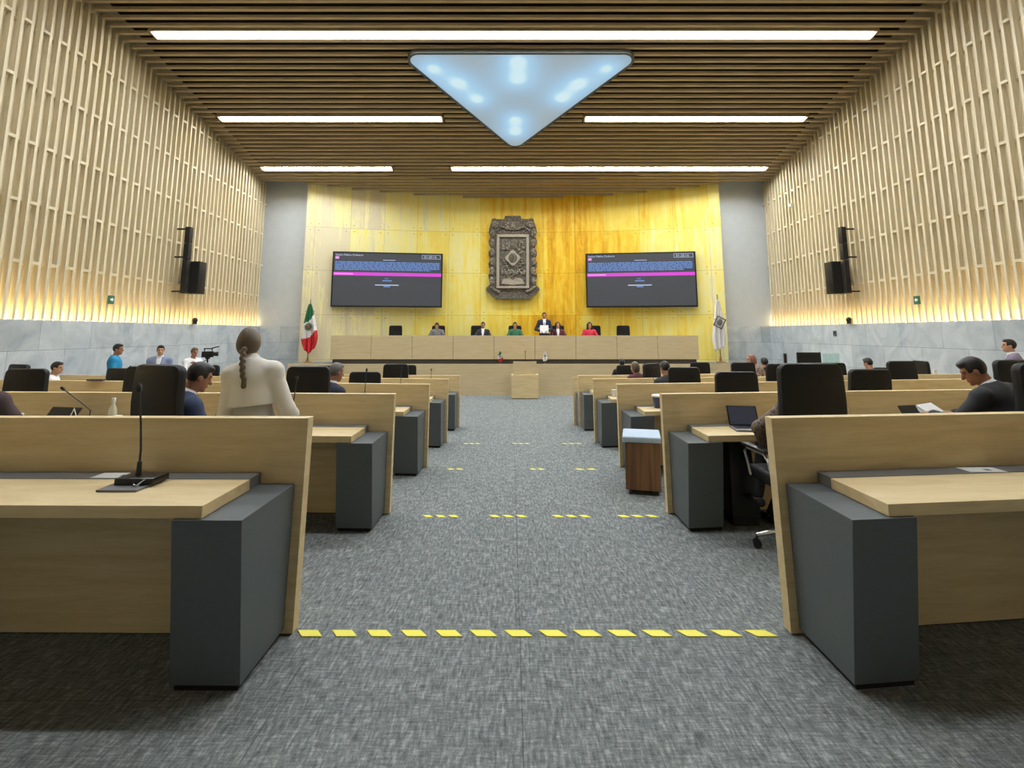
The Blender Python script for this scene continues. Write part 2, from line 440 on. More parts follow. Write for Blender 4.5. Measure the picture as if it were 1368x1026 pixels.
names = ['longest strip light, nearest the front of the picture above the glowing triangle', 'strip light between the left slat wall and the glowing triangle', 'strip light between the right slat wall and the glowing triangle', 'short strip light near the rostrum on the left', 'long strip light near the rostrum on the right', 'strip light overhead above the second row', 'strip light overhead above the first row']
tilt = -math.atan(.1875)
for (y, a, b), nm in zip(STRIPS, names):
    t = thing('strip_light', 'white recessed ' + nm, 'ceiling light', ((a+b)/2, y, zceil(y)), 0, 'strip lights between the ceiling slats')
    t.rotation_euler = (tilt, 0, 0); w = (b-a)/2
    mb = MB(); mb.box(-w-.05, w+.05, -.17, -.125, -.02, .12); mb.box(-w-.05, w+.05, .125, .17, -.02, .12); mb.box(-w-.05, w+.05, -.17, .17, .10, .13); mb.box(-w-.06, -w-.02, -.17, .17, -.02, .13); mb.box(w+.02, w+.06, -.17, .17, -.02, .13)
    mb.build('housing', M['baffle'], t, smooth=False)
    mb = MB(); n = max(3, round(2*w/2.4)); s = 2*w/n
    for i in range(n): mb.box(-w+i*s+.008, -w+(i+1)*s-.008, -.12, .12, .02, .05)
    mb.build('diffuser', M['tube_bright' if y > 17 else 'tube'], t, smooth=False)

# glowing triangle
def round_tri(g):
    P = [Vector((-2.36, .24)), Vector((2.60, .24)), Vector((.0, 3.98))]; r = .24+g; pts = []
    for i in range(3):
        a, b, c = P[i-1], P[i], P[(i+1) % 3]
        n0 = Vector(((b-a).y, -(b-a).x)).normalized(); n1 = Vector(((c-b).y, -(c-b).x)).normalized()
        a0 = math.atan2(n0.y, n0.x); a1 = math.atan2(n1.y, n1.x)
        while a1 < a0: a1 += 2*PI
        for k in range(9): q = a0+(a1-a0)*k/8; pts.append((b.x+r*math.cos(q), b.y+r*math.sin(q)))
    return pts
def flat_prism(mb, pts, z0, z1):
    n = len(pts); mb.add([(x, y, z0) for x, y in pts]+[(x, y, z1) for x, y in pts], [list(range(n))[::-1], [n+i for i in range(n)]]+[[i, (i+1) % n, n+(i+1) % n, n+i] for i in range(n)])
t = thing('triangle_light', 'large glowing blue rounded triangle hanging under the ceiling slats', 'ceiling light', (.10, 11.86, zceil(11.86)-.10))
t.rotation_euler = (tilt, 0, 0)
mb = MB(); flat_prism(mb, round_tri(0), -.02, .03); mb.build('luminous_panel', M['lumin'], t, smooth=False)
mb = MB(); out = round_tri(.07); inn = round_tri(.004); n = len(out)
mb.add([(x, y, -.03) for x, y in out]+[(x, y, -.03) for x, y in inn]+[(x, y, .09) for x, y in out]+[(x, y, .09) for x, y in inn],
       [[i, n+i, n+(i+1) % n, (i+1) % n] for i in range(n)]+[[i, (i+1) % n, 2*n+(i+1) % n, 2*n+i] for i in range(n)]+[[n+i, 3*n+i, 3*n+(i+1) % n, n+(i+1) % n] for i in range(n)])
mb.build('frame', M['grey'], t, smooth=False)
mb = MB(); flat_prism(mb, round_tri(.0), .06, .09); mb.build('back_plate', M['grey'], t, smooth=False)

# ------------------------------------------------------------------ desks
SH = lambda k, x0, y0: Matrix(((1, 0, 0, 0), (k, 1, 0, y0-k*x0), (0, 0, 1, 0), (0, 0, 0, 1)))   # the rows fan out away from the aisle
WMOD = 1.87
ORD = ['', 'second', 'third', 'fourth', 'fifth', 'sixth']
ROWN = {1: 'first row, nearest the front of the picture', 2: 'second row', 3: 'third row', 4: 'fourth row', 5: 'fifth row', 6: 'last row'}
def desk(side, row, k):
    sg = -1 if side == 'left' else 1
    xa = AL if side == 'left' else AR
    kk = (KL if side == 'left' else KR)[row-1]
    y0 = rowY(row)
    if row == 6: y0 = 12.2
    z = fl(row)
    if k == 0: lab = 'pale wood desk with grey pedestal, %s of the aisle in the %s' % (side, ROWN[row].split(',')[0])
    else: lab = 'pale wood desk, %s from the aisle on the %s in the %s' % (ORD[k], side, ROWN[row].split(',')[0])
    xs = xa+k*WMOD; xe = xs+WMOD-.003
    t = thing('bench_desk', lab, 'desk', (sg*xs, y0+kk*(xs-xa), z), 0, 'rows of desks')
    T = SH(kk*sg, 0, 0)
    def bx(mb, a, b, *r, **q):
        u, v = sorted((sg*(a-xs), sg*(b-xs))); mb.box(u, v, *r, T=T, **q); return mb
    # leaning front screen
    u, v = sorted((0, sg*(xe-xs)))
    mb = MB(); mb.add([(u, 0, .008), (v, 0, .008), (v, .07, .008), (u, .07, .008), (u, .055, 1.045), (v, .055, 1.045), (v, .13, 1.045), (u, .13, 1.045)],
                      [[0, 3, 2, 1], [4, 5, 6, 7], [0, 1, 5, 4], [1, 2, 6, 5], [2, 3, 7, 6], [3, 0, 4, 7]], T)
    mb.build('front_panel', M['oak'], t, smooth=False)
    ts = xs+(.225 if k == 0 else 0)
    mb = MB(); bx(mb, ts, xe, -.50, -.088, .716, .768, bev=.003); mb.build('tabletop', M['oak'], t, smooth=False)
    mb = MB(); bx(mb, ts+.003, xe, -.087, .036, .71, .770, bev=.003); mb.build('cable_tray', M['greytop'], t, smooth=False)
    mb = MB()
    if k == 0:
        bx(mb, xs+.045, xs+.345, -.43, -.0, .03, .715, bev=.003)
        for v_ in mb.v:
            f_ = (v_.z-.03)/.685; yy = v_.y-kk*abs(v_.x); v_.y += (-.085*f_ if yy < -.2 else .034*f_)
        mb.build('pedestal', M['grey'], t, smooth=False)
        mb = MB(); bx(mb, xs+.065, xs+.335, -.41, -.02, 0, .03); mb.build('plinth', M['dark'], t, smooth=False)
    else:
        bx(mb, xs+.005, xs+.045, -.40, -.003, .03, .714); mb.build('side_support', M['grey'], t, smooth=False)
    mb = MB(); bx(mb, xe-.05, xe-.01, -.40, -.003, 0, .714); mb.build('end_support', M['grey'], t, smooth=False)
    mb = MB(); bx(mb, xs+.4, xe-.06, .01, .05, 0, .008); mb.build('footing', M['dark'], t, smooth=False)
    return t
for side in ('left', 'right'):
    for row, nk in ((1, 2), (2, 4), (3, 4), (4, 4), (5, 3 if side == 'left' else 4)):
        for k in range(nk): desk(side, row, k)
desk('right', 6, 0)

# ------------------------------------------------------------------ chairs
def make_chair(label):
    t = thing('office_chair', label, 'chair', group='black office chairs')
    mb = MB(); mb.box(-.245, .245, -.22, .27, .44, .53, bev=.035, seg=3); mb.build('seat', M['black'], t)
    def warp(c):
        z = c.z; u = (z+.37)/.74
        return Vector((c.x*(1-.06*u*u), c.y-.10*u-.05*math.sin(u*PI)+.10*(c.x/.25)**2*.35, z))
    mb = MB(); mb.pad(.50, .76, .075, .06, Matrix.Translation((0, -.20, .90)), warp, 5, .03); mb.build('backrest', M['black'], t)
    for s in (-1, 1):
        mb = MB(); mb.tube([(s*.262, -.16, .47), (s*.285, -.15, .62), (s*.285, -.1, .66), (s*.285, .16, .66), (s*.285, .21, .63), (s*.262, .16, .47)], .013, 8)
        a = mb.build('armrest', M['chrome'], t)
        mb = MB(); mb.box(s*.285-.03, s*.285+.03, -.14, .20, .668, .694, bev=.01); mb.build('arm_pad', M['plastic'], a)
    mb = MB(); mb.cone((0, 0, .12), (0, 0, .30), .032, .032); mb.cone((0, 0, .30), (0, 0, .42), .02, .02); mb.box(-.12, .12, -.12, .12, .41, .445, bev=.01)
    mb.build('gas_column', M['plastic'], t)
    for i in range(5):
        a = 2*PI*i/5+.3; c, s = math.cos(a), math.sin(a)
        mb = MB(); mb.tube([(c*.03, s*.03, .13), (c*.18, s*.18, .115), (c*.30, s*.30, .085)], [.024, .019, .014], 8); l = mb.build('leg', M['chrome'], t)
        mb = MB(); n = Vector((-s, c, 0)); p = Vector((c*.30, s*.30, .031))
        mb.cone(p-n*.024, p-n*.004, .03, .03, 14); mb.cone(p+n*.004, p+n*.024, .03, .03, 14); mb.cone(p+Vector((0, 0, .01)), p+Vector((0, 0, .055)), .008, .008, 8)
        mb.build('caster', M['plastic'], l)
    return t
# x, y, floor, turn, scale in height, label
CH = [
 (-2.57, 3.96, -.11, -21, 1.08, 'black high-back chair in the second row under the man in the navy suit'),
 (-5.72, 6.35, -.22, 2, 1.02, 'black chair in the third row nearest the left edge of the picture'),
 (-7.98, 8.70, -.33, -20, 1.04, 'black chair of the person in white, half hidden by the black chair before it'),
 (-6.24, 8.55, -.33, -15, 1.00, 'black chair in front of the person in the bright blue shirt'),
 (-4.19, 6.16, -.22, -4, 1.05, 'black chair showing its pale top edge behind the high-back chair of the man in navy'),
 (-6.02, 10.60, -.44, 0, 1.03, 'black chair in the fifth row between the man in navy and the standing woman'),
 (-2.26, 5.98, -.22, 2, 1.06, 'black high-back chair of the grey-haired man in the third row'),
 (-3.55, 10.41, -.44, 0, 1.03, 'black chair far ahead of the grey-haired man, in the fifth row'),
 (-2.22, 8.13, -.33, 0, .98, 'empty black chair beside the aisle in the fourth row on the left'),
 (-2.22, 10.24, -.44, 4, 1.06, 'empty black chair beside the aisle in the fifth row on the left'),
 (-2.46, 12.45, -.55, 0, 1.03, 'black chair closest to the rostrum on the left of the aisle'),
 (2.16, 3.92, -.11, 3, 1.09, 'large black high-back chair of the person in dark lace in the second row'),
 (2.52, 6.06, -.22, 0, 1.01, 'empty black chair in the third row behind the open laptop'),
 (2.62, 8.18, -.33, -6, 1.03, 'black chair in the fourth row beside the leaning dark-haired head'),
 (2.65, 10.25, -.44, 38, 1.07, 'black chair turned sideways in the fifth row on the right'),
 (2.82, 13.25, -.55, 0, .99, 'small black chair closest to the rostrum on the right of the aisle'),
 (4.60, 13.10, -.55, 0, 1.05, 'black chair in front of the right end of the rostrum'),
 (4.56, 10.58, -.44, 0, 1.07, 'black chair just left of the woman in the beige print top'),
 (4.22, 8.42, -.33, 0, 1.06, 'wide black chair in the fourth row just right of the beige print top'),
 (6.05, 12.45, -.55, 0, .99, 'black chair under the dark-haired head just right of the beige print top'),
 (6.53, 10.88, -.44, 0, 1.05, 'black chair beneath the clear desk screen by the framed monitor'),
 (4.13, 6.28, -.22, 0, 1.06, 'black chair leaning back with a pale shiny headrest in the third row'),
 (7.65, 11.02, -.44, 0, .97, 'black chair under the dark head above the leaning-back chair'),
 (6.33, 8.72, -.33, 2, 1.08, 'square black chair in the fourth row left of the man in the dark suit'),
 (8.47, 11.12, -.44, 86, 1.07, 'black chair seen edge-on against the marble wall'),
 (6.13, 6.60, -.22, 8, 1.09, 'black chair behind the man in the dark suit in the third row'),
 (3.90, 3.98, -.11, 10, 1.09, 'black high-back chair of the man in the dark suit at the right edge'),
]
proto = make_chair('x')
def put_chair(x, y, z, rz, sz, lab, first=False):
    c = proto if first else copy_tree(proto)
    x -= .24*math.sin(R(rz)); y += .24*math.cos(R(rz))
    c.location = (x, y, z); c.rotation_euler = (0, 0, R(rz)); c.scale = (1, 1, sz); c['label'] = lab; return c
for i, (x, y, z, rz, sz, lab) in enumerate(CH):
    c = put_chair(x, y, z, rz, sz, lab, i == 0)
    if 'leaning back' in lab:
        for ch in c.children:
            if ch.name.startswith('backrest'):
                ch.rotation_euler = (R(7), 0, 0); ch.location = (0, .085, -.0)
ZS = .47    # platform of the rostrum
for x, lab in ((-4.27, 'empty black chair on the left of the rostrum'), (-2.70, 'black chair behind the dark-haired person at the left of the rostrum'), (-1.27, 'black chair beside the suited man in the middle of the rostrum'),
               (.11, 'black chair behind the person in green at the rostrum'), (1.68, 'black chair of the person in wine red beside the standing speaker'), (3.02, 'black chair beside the person in bright red at the rostrum'), (4.08, 'empty black chair on the right of the rostrum')):
    c = put_chair(x, 19.38 if abs(x) > 3.5 else 19.42, ZS, 180, 1.02, lab); c['group'] = 'chairs along the rostrum'

# ------------------------------------------------------------------ rostrum and lectern
t = thing('rostrum_platform', 'long low pale wood platform front below the rostrum bench', 'platform', (0, 17.95, ZF))
PX0, PX1 = -7.55, 7.6
mb = MB(); mb.box(PX0, PX1, 0, .05, .0, 1.02); mb.build('front_panel', M['oak_far'], t, smooth=False)
mb = MB(); n = 40
vs = [(PX0, .05, 1.02)]+[(PX1, .05, 1.02)]+[(PX1+(PX0-PX1)*i/n, goldY(PX1+(PX0-PX1)*i/n)-17.95-.02, 1.02) for i in range(n+1)]
vs = [(x, y, z) for x, y, z in vs]
mb.add(vs+[(x, y, z-.1) for x, y, z in vs], [list(range(len(vs))), list(range(len(vs), 2*len(vs)))[::-1]]+[[i, len(vs)+i, len(vs)+(i+1) % len(vs), (i+1) % len(vs)] for i in range(len(vs))])
mb.build('deck', M['carpet'], t, smooth=False)
mb = MB(); mb.box(PX0, PX0+.05, .05, .9, 0, .92); mb.box(PX1-.05, PX1, .05, .9, 0, .92); mb.build('side_panel', M['oak_far'], t, smooth=False)
t = thing('rostrum_bench', 'long pale wood bench front of nine panels below the screens', 'bench', (.085, 18.1, ZS))
mb = MB(); mb.box(-6.2, 6.2, .06, .5, 0, .15); mb.build('shadow_base', M['reveal'], t, smooth=False)
for i in range(9):
    a = -6.275+i*12.55/9
    mb = MB(); mb.box(a+.006, a+12.55/9-.006, 0, .04, .15, .95, bev=.004); mb.build('front_panel', M['oak_far'], t, smooth=False)
mb = MB(); mb.box(-6.27, 6.27, .041, .07, .15, .94); mb.build('backing', M['reveal'], t, smooth=False)
mb = MB(); mb.box(-6.27, 6.27, .071, .62, .66, .72); mb.build('worktop', M['oak_far'], t, smooth=False)
for s in (-1, 1):
    mb = MB(); mb.box(s*6.24-.03, s*6.24+.03, .071, .62, .15, .66); mb.build('end_panel', M['oak_far'], t, smooth=False)
t = thing('lectern', 'pale wood lectern of two stepped boxes standing before the rostrum', 'lectern', (.41, 16.9, ZF))
mb = MB(); mb.box(-.43, .43, 0, .55, .02, .74, bev=.004); mb.build('lower_box', M['oak'], t, smooth=False)
mb = MB(); mb.add([(-.37, .12, .741), (.37, .12, .741), (.37, .55, .741), (-.37, .55, .741), (-.37, .12, 1.16), (.37, .12, 1.16), (.37, .55, 1.10), (-.37, .55, 1.10)], [[0, 3, 2, 1], [4, 5, 6, 7], [0, 1, 5, 4], [1, 2, 6, 5], [2, 3, 7, 6], [3, 0, 4, 7]])
mb.build('upper_box', M['oak_far'], t, smooth=False)
# the lectern's microphone
t = thing('microphone', 'thin gooseneck microphone standing on the lectern', 'microphone', (.43, 17.15, ZF+1.158), 0, 'gooseneck microphones')
mb = MB(); mb.cone((0, 0, 0), (0, 0, .025), .05, .045); mb.build('base', M['plastic'], t)
mb = MB(); mb.tube([(0, 0, .02), (0, .01, .15), (0, .05, .27)], .008, 8); mb.build('gooseneck', M['plastic'], t)
mb = MB(); mb.tube([(0, .05, .27), (0, .07, .32)], .014, 8); mb.build('mic_head', M['plastic'], t)

# ------------------------------------------------------------------ screens
def text_mesh(s, size, name, mat, parent, loc, align='LEFT'):
    cu = bpy.data.curves.new('txt', 'FONT'); cu.body = s; cu.size = size; cu.align_x = align; cu.extrude = .001
    o = bpy.data.objects.new('txt', cu); COL.objects.link(o)
    bpy.context.view_layer.update()
    me = bpy.data.meshes.new_from_object(o.evaluated_get(bpy.context.evaluated_depsgraph_get())); me.name = name
    bpy.data.objects.remove(o); bpy.data.curves.remove(cu)
    me.materials.clear(); me.materials.append(mat)
    q = bpy.data.objects.new(name, me); COL.objects.link(q); q.parent = parent; q.location = loc; q.rotation_euler = (R(90), 0, 0)
    return q
def screen(x, yaw, lab, seed):
    W, Hh = 4.02, 2.04
    t = thing('video_screen', lab, 'screen', (x, goldY(x)-.32, 3.47), yaw, 'wall screens')
    mb = MB(); mb.box(-W/2, W/2, -.03, .10, -Hh/2, Hh/2, bev=.008); mb.build('casing', M['plastic'], t, smooth=False)
    mb = MB(); mb.box(-.4, .4, .10, .36, -.3, .3); mb.build('wall_bracket', M['plastic'], t, smooth=False)
    mb = MB(); mb.box(-W/2+.05, W/2-.05, -.036, -.03, -Hh/2+.05, Hh/2-.05); d = mb.build('display', M['scr_bg'], t, smooth=False)
    L = -W/2+.1; y = -.0385
    text_mesh('Sesi\u00f3n P\u00fablica Ordinaria', .10, 'heading', M['scr_white'], d, (L, y, .865))
    text_mesh('01:20:16', .135, 'clock', M['scr_white'], d, (W/2-.70, y, .83))
    mb = MB(); a, b, c, e = W/2-.78, W/2-.09, .80, .955
    for bb in ((a, b, c, c+.012), (a, b, e-.012, e), (a, a+.012, c, e), (b-.012, b, c, e)): mb.box(bb[0], bb[1], y, y+.002, bb[2], bb[3])
    mb.build('clock_frame', M['scr_white'], d, smooth=False)
    mb = MB(); mb.box(L, L+.13, y, y+.002, .745, .835); mb.build('pink_tag', M['scr_pink'], d, smooth=False)
    mb = MB(); rnd = random.Random(seed)
    mb.box(-.2, .25, y, y+.002, .715, .735)
    mb.build('caption_line', M['scr_white'], d, smooth=False)
    mb = MB(); mb.box(L, W/2-.1, y+.001, y+.002, .335, .665); mb.build('text_band', M['scr_navy'], d, smooth=False)
    mb = MB()
    for i in range(6):
        zz = .655-i*.056; xx = L; end = W/2-.12 if i < 5 else W/2-.45
        while xx < end:
            w = min(rnd.uniform(.06, .30), end-xx); mb.box(xx, xx+w, y-.001, y, zz-.038, zz); xx += w+.022
    mb.build('text_lines', M['scr_blue'], d, smooth=False)
    mb = MB(); mb.box(-W/2+.05, W/2-.05, y, y+.002, .135, .255); mb.build('magenta_bar', M['scr_mag'], d, smooth=False)
    mb = MB(); mb.box(-W/2+.08, -W/2+.75, y-.002, y-.0005, .17, .22); mb.build('bar_caption', M['scr_pink'], d, smooth=False)
    mb = MB(); mb.box(-.12, .02, y, y+.002, .02, .045); mb.box(-.2, .14, y, y+.002, -.07, -.025); mb.box(-.15, .09, y, y+.002, -.285, -.24); mb.build('small_text', M['scr_blue'], d, smooth=False)
    mb = MB(); mb.box(-.46, .40, y, y+.002, -.225, -.19); mb.build('result_line', M['scr_white'], d, smooth=False)
    return t
screen(-4.62, 9, 'dark video screen with magenta bar on the paler left part of the gold wall', 1)
screen(4.78, -8.5, 'dark video screen with magenta bar on the golden right part of the gold wall', 2)

# ------------------------------------------------------------------ coat of arms
t = thing('coat_of_arms', 'grey cast metal coat of arms in relief between the two screens', 'emblem', (.03, 20.08, 4.37))
def mir(pts): return pts+[(-x, z) for x, z in pts[::-1]]
right = [(.0, 1.51), (.27, 1.51), (.29, 1.40), (.55, 1.40), (.62, 1.43), (.70, 1.41), (.74, 1.28), (.80, 1.10), (.82, .95), (.76, .80)]
for i in range(4):
    zc = .62-i*.38; right += [(.76, zc+.16), (.82, zc+.06), (.81, zc-.06), (.75, zc-.17)]
right += [(.78, -.80), (.88, -.88), (.90, -.95), (.70, -1.14), (.55, -1.24), (.0, -1.25)]
S = 1.14
out = [(x*S, z*S*1.03-.12) for x, z in mir(right)]
mb = MB(); mb.prism(out, -.10, .10); mb.build('scalloped_border', M['bronze_dark'], t, smooth=False)
for s in (-1, 1):
    mb = MB()
    for i in range(6): mb.ball((s*.80, -.13, .95-i*.37), (.10, .06, .17))
    mb.ball((s*.68, -.13, 1.30), (.17, .08, .14)); mb.tube([(s*.85, -.12, -1.1), (s*.7, -.14, -1.25), (s*.5, -.12, -1.33)], .06)
    mb.tube([(s*.2, -.12, 1.12), (s*.45, -.16, 1.22), (s*.62, -.13, 1.05), (s*.48, -.12, .98)], .045)
    mb.build('scrollwork', M['bronze'], t)
mb = MB(); mb.box(-.28, .28, -.18, -.09, 1.08, 1.40, bev=.02); mb.ball((0, -.18, 1.24), (.15, .06, .12)); mb.build('crowning_block', M['bronze'], t)
mb = MB()
for a in ((-.62, -.52, -1.1, .86), (.52, .62, -1.1, .86), (-.62, .62, .80, .90), (-.62, .62, -1.18, -1.1)): mb.box(a[0], a[1], -.19, -.09, a[2], a[3], bev=.012)
mb.build('inner_frame', M['bronze_light'], t, smooth=False)
mb = MB(); mb.box(-.52, .52, -.125, -.09, -1.1, .80); mb.build('field', M['bronze_dark'], t, smooth=False)
mb = MB()
def tower(x, z, w, h): mb.box(x-w/2, x+w/2, -.17, -.12, z, z+h, bev=.01); [mb.box(x-w/2+i*w/3+.01, x-w/2+(i+1)*w/3-.01, -.17, -.12, z+h, z+h+.06) for i in (0, 2)]
tower(-.36, .30, .12, .36); tower(-.20, .30, .16, .28); tower(.0, .38, .07, .32); tower(.12, .34, .10, .34)
for k in range(7): mb.ball((.32+.09*math.cos(k*.9), -.14, .38+.22*math.sin(k*.9)), (.055, .04, .075))
for k in range(6): mb.ball((-.40+.05*k, -.14, -.05-.09*k), (.07, .04, .05))
for k in range(10): mb.ball((-.42+.095*k, -.14, -.58+.06*math.sin(k*2.1)), (.06, .045, .10))
for k in range(6): mb.ball((.28+.05*(k % 3), -.14, -.02-.11*k), (.08, .04, .045))
mb.build('quarter_reliefs', M['bronze'], t)
mb = MB(); pts = []
for k in range(24): a = 2*PI*k/24; r = .25+.035*math.cos(4*a); pts.append((r*math.cos(a), -.02+r*1.08*math.sin(a)))
mb.prism(pts, -.20, -.12); mb.build('centre_shield', M['bronze_light'], t, smooth=False)
mb = MB(); mb.ball((0, -.20, -.02), (.17, .03, .19)); mb.ball((0, -.22, .02), (.08, .04, .12)); mb.build('shield_figure', M['bronze_dark'], t)
mb = MB()
for s in (-1, 1): mb.add([(0, -.15, -1.05), (s*.44, -.17, -1.0), (s*.36, -.17, -.82), (s*.12, -.18, -.78), (0, -.15, -.86), (0, -.12, -1.05), (s*.44, -.12, -1.0), (s*.36, -.12, -.82), (s*.12, -.12, -.78), (0, -.12, -.86)],
                       [[0, 1, 2, 3, 4], [5, 9, 8, 7, 6]]+[[i, 5+i, 5+(i+1) % 5, (i+1) % 5] for i in range(5)])
mb.build('open_book', M['bronze_light'], t, smooth=False)

# ------------------------------------------------------------------ flags
def hanging_flag(name, lab, x, y, z0, hgt, w, kind, tilt=0):
    """a flag hanging in folds from a leaning pole"""
    t = thing(name, lab, 'flag', (x, y, z0))
    sc = hgt/2.2
    mb = MB(); mb.cone((0, 0, 0), (0, 0, .05*sc), .16*sc, .14*sc, 20); mb.cone((0, 0, .05*sc), (0, 0, .2*sc), .05*sc, .03*sc); mb.build('stand', M['flagpole'], t)
    mb = MB(); mb.cone((0, 0, .15*sc), (0, 0, hgt), .016*sc+.003, .014*sc+.003, 12); mb.build('pole', M['flagpole'], t)
    mb = MB(); mb.ball((0, 0, hgt+.03*sc), (.022*sc+.004, .022*sc+.004, .06*sc)); mb.build('finial', M['bronze_light'], t)
    mb = MB(); nu, nv = 26, 34; top = hgt-.10*sc; bot = hgt-1.84*sc
    mats = {'mexican': [M['green'], M['fwhite'], M['red']], 'white': [M['fwhite']]}[kind]
    P = []
    for j in range(nv+1):
        v = j/nv; half = w*(.10+.90*v**.75) if v < .72 else w*(.10+.90*.72**.75)*(1-.35*((v-.72)/.28)**2)
        for i in range(nu+1):
            u = i/nu*2-1
            zz = top+(bot-top)*v+ (.20*sc*(1-abs(u))*-1*v if kind == 'mexican' else -.12*sc*v*(1-u)*.5) + .16*sc*v
            P.append((u*half+.03*sc*v-(.05*sc*v if kind == 'white' else 0), -.045*sc-.05*sc*math.cos(u*3*PI)*(.25+v)*.8, zz))
    F = []
    for j in range(nv):
        for i in range(nu):
            a = j*(nu+1)+i; u = (i+.5)/nu*2-1; v = (j+.5)/nv
            if kind == 'mexican':
                q = v+.11*u; mb.mi = 0 if q < .34 else (1 if q < .68 else 2)
            mb.add([P[a], P[a+1], P[a+nu+2], P[a+nu+1]], [[0, 1, 2, 3]])
    mb.mi = 0
    c = mb.build('cloth', mats, t)
    b = bmesh.new(); b.from_mesh(c.data); bmesh.ops.remove_doubles(b, verts=b.verts, dist=1e-4); b.to_mesh(c.data); b.free()
    md = c.modifiers.new('thick', 'SOLIDIFY'); md.thickness = .006
    zc = top+(bot-top)*.50+.04*sc
    if kind == 'mexican':
        mb = MB(); mb.lathe([(.155*sc, 0), (.155*sc, .014), (.115*sc, .014), (.115*sc, 0)], 28, Matrix.Translation((.02*sc, -.125*sc, zc)) @ Matrix.Rotation(R(90), 4, 'X')); mb.build('wreath', M['silver'], c)
        mb = MB(); mb.ball((.03*sc, -.13*sc, zc), (.075*sc, .015, .085*sc)); mb.ball((-.03*sc, -.13*sc, zc+.05*sc), (.05*sc, .014, .05*sc)); mb.ball((.0*sc, -.13*sc, zc-.06*sc), (.09*sc, .012, .03*sc)); mb.build('eagle_figure', M['brown'], c)
    else:
        T = Matrix.Translation((-.01*sc, -.125*sc, zc+.07*sc)) @ Matrix.Rotation(R(28), 4, 'Y')
        mb = MB(); a = .16*sc
        for bb in ((-a, a, a*1.15-.04*sc, a*1.15), (-a, a, -a*1.15, -a*1.15+.04*sc), (-a, -a+.04*sc, -a*1.15, a*1.15), (a-.04*sc, a, -a*1.15, a*1.15)): mb.box(bb[0], bb[1], 0, .012, bb[2], bb[3], T=T)
        mb.ball((0, 0, 0), (.09*sc, .012, .11*sc), T=T); mb.build('crest', M['crest'], c)
    return t
hanging_flag('national_flag', 'tall green, white and red flag hanging from a pole left of the rostrum', -7.13, 18.6, ZS, 2.15, .37, 'mexican')
hanging_flag('state_flag', 'tall white flag with a dark crest hanging from a pole right of the rostrum', 7.28, 18.6, ZS, 2.3, .31, 'white')
hanging_flag('table_flag', 'tiny green, white and red flag on the ledge left of the lectern', -.40, 18.03, ZS, .43, .12, 'mexican')
hanging_flag('table_flag', 'tiny white flag on the ledge right of the lectern', 1.12, 18.03, ZS, .45, .10, 'white')

# ------------------------------------------------------------------ wall-mounted things
for sg, X, nm in ((-1, XL, 'left'), (1, XR, 'right')):
    t = thing('line_array_speaker', 'tall black column loudspeaker on the %s slat wall' % nm, 'loudspeaker', (X-sg*.30, 14.2, 2.56), 0, 'column loudspeakers')
    for i in range(4):
        mb = MB(); mb.box(-.07, .07, -.08, .08, i*.46+.005, i*.46+.455, bev=.012); m_ = mb.build('module', M['plastic'], t)
        mb = MB(); mb.box(-.06, .06, -.088, -.08, i*.46+.03, i*.46+.43); mb.build('grille', M['blackfab'], m_, smooth=False)
    for zz in (.06, 1.0, 1.78):
        mb = MB(); a, b = sorted((sg*.07, sg*.325)); mb.box(a, b, -.03, .03, zz-.02, zz+.02); mb.build('wall_bracket', M['plastic'], t, smooth=False)
    t = thing('subwoofer', 'black box loudspeaker mounted beside the column loudspeaker on the %s slat wall' % nm, 'loudspeaker', (X-sg*.30, 14.62, 2.58), 0, 'box loudspeakers')
    mb = MB(); mb.box(-.22, .22, -.17, .17, 0, .90, bev=.015); mb.build('cabinet', M['plastic'], t)
    mb = MB(); mb.box(-.20, .20, -.18, -.17, .03, .87); mb.build('grille', M['blackfab'], t, smooth=False)
    mb = MB(); a, b = sorted((sg*.22, sg*.325)); mb.box(a, b, -.1, .1, .3, .6); mb.build('wall_bracket', M['plastic'], t, smooth=False)
    ye = 12.0 if sg < 0 else 12.14
    t = thing('exit_sign', 'small green safety sign fixed to the %s wooden slats' % nm, 'sign', (X-sg*.03, ye, 2.16), 0, 'green safety signs')
    mb = MB(); mb.box(-.02, .02, -.075, .075, 0, .19); mb.build('plate', M['exit'], t, smooth=False)
    mb = MB(); xx = -sg*.021; mb.add([(xx, -.05, .08), (xx, .0, .08), (xx, .0, .05), (xx, .055, .1), (xx, .0, .15), (xx, .0, .12), (xx, -.05, .12)], [[0, 1, 6], [1, 5, 6], [2, 3, 4]]); mb.build('arrow', M['paper'], t, smooth=False)
    yd = 15.2 if sg < 0 else 14.62
    t = thing('dome_camera', 'small black dome camera on the marble ledge of the %s wall' % nm, 'camera', (X-sg*.06, yd, 1.752), 0, 'dome cameras')
    mb = MB(); mb.cone((0, 0, 0), (0, 0, .07), .07, .06); mb.build('mount', M['plastic'], t)
    mb = MB(); mb.ball((0, 0, .11), .08); mb.build('dome', M['plastic'], t)
t = thing('wall_switch', 'small grey control plate on the right marble wall', 'switch', (XR, 15.4, 1.41))
mb = MB(); mb.box(-.02, 0, -.07, .07, 0, .16, bev=.004); mb.build('plate', M['grey'], t, smooth=False)
mb = MB(); mb.box(-.024, -.02, -.05, .05, .06, .13); mb.build('display', M['plastic'], t, smooth=False)
t = thing('motion_sensor', 'small white sensor high on the right slat wall', 'sensor', (XR-.0, 17.2, 5.70))
mb = MB(); mb.box(-.08, .02, -.08, .08, 0, .11, bev=.02); mb.build('case', M['white'], t)
mb = MB(); mb.ball((-.08, 0, .05), (.02, .05, .03)); mb.build('lens', M['paper'], t)

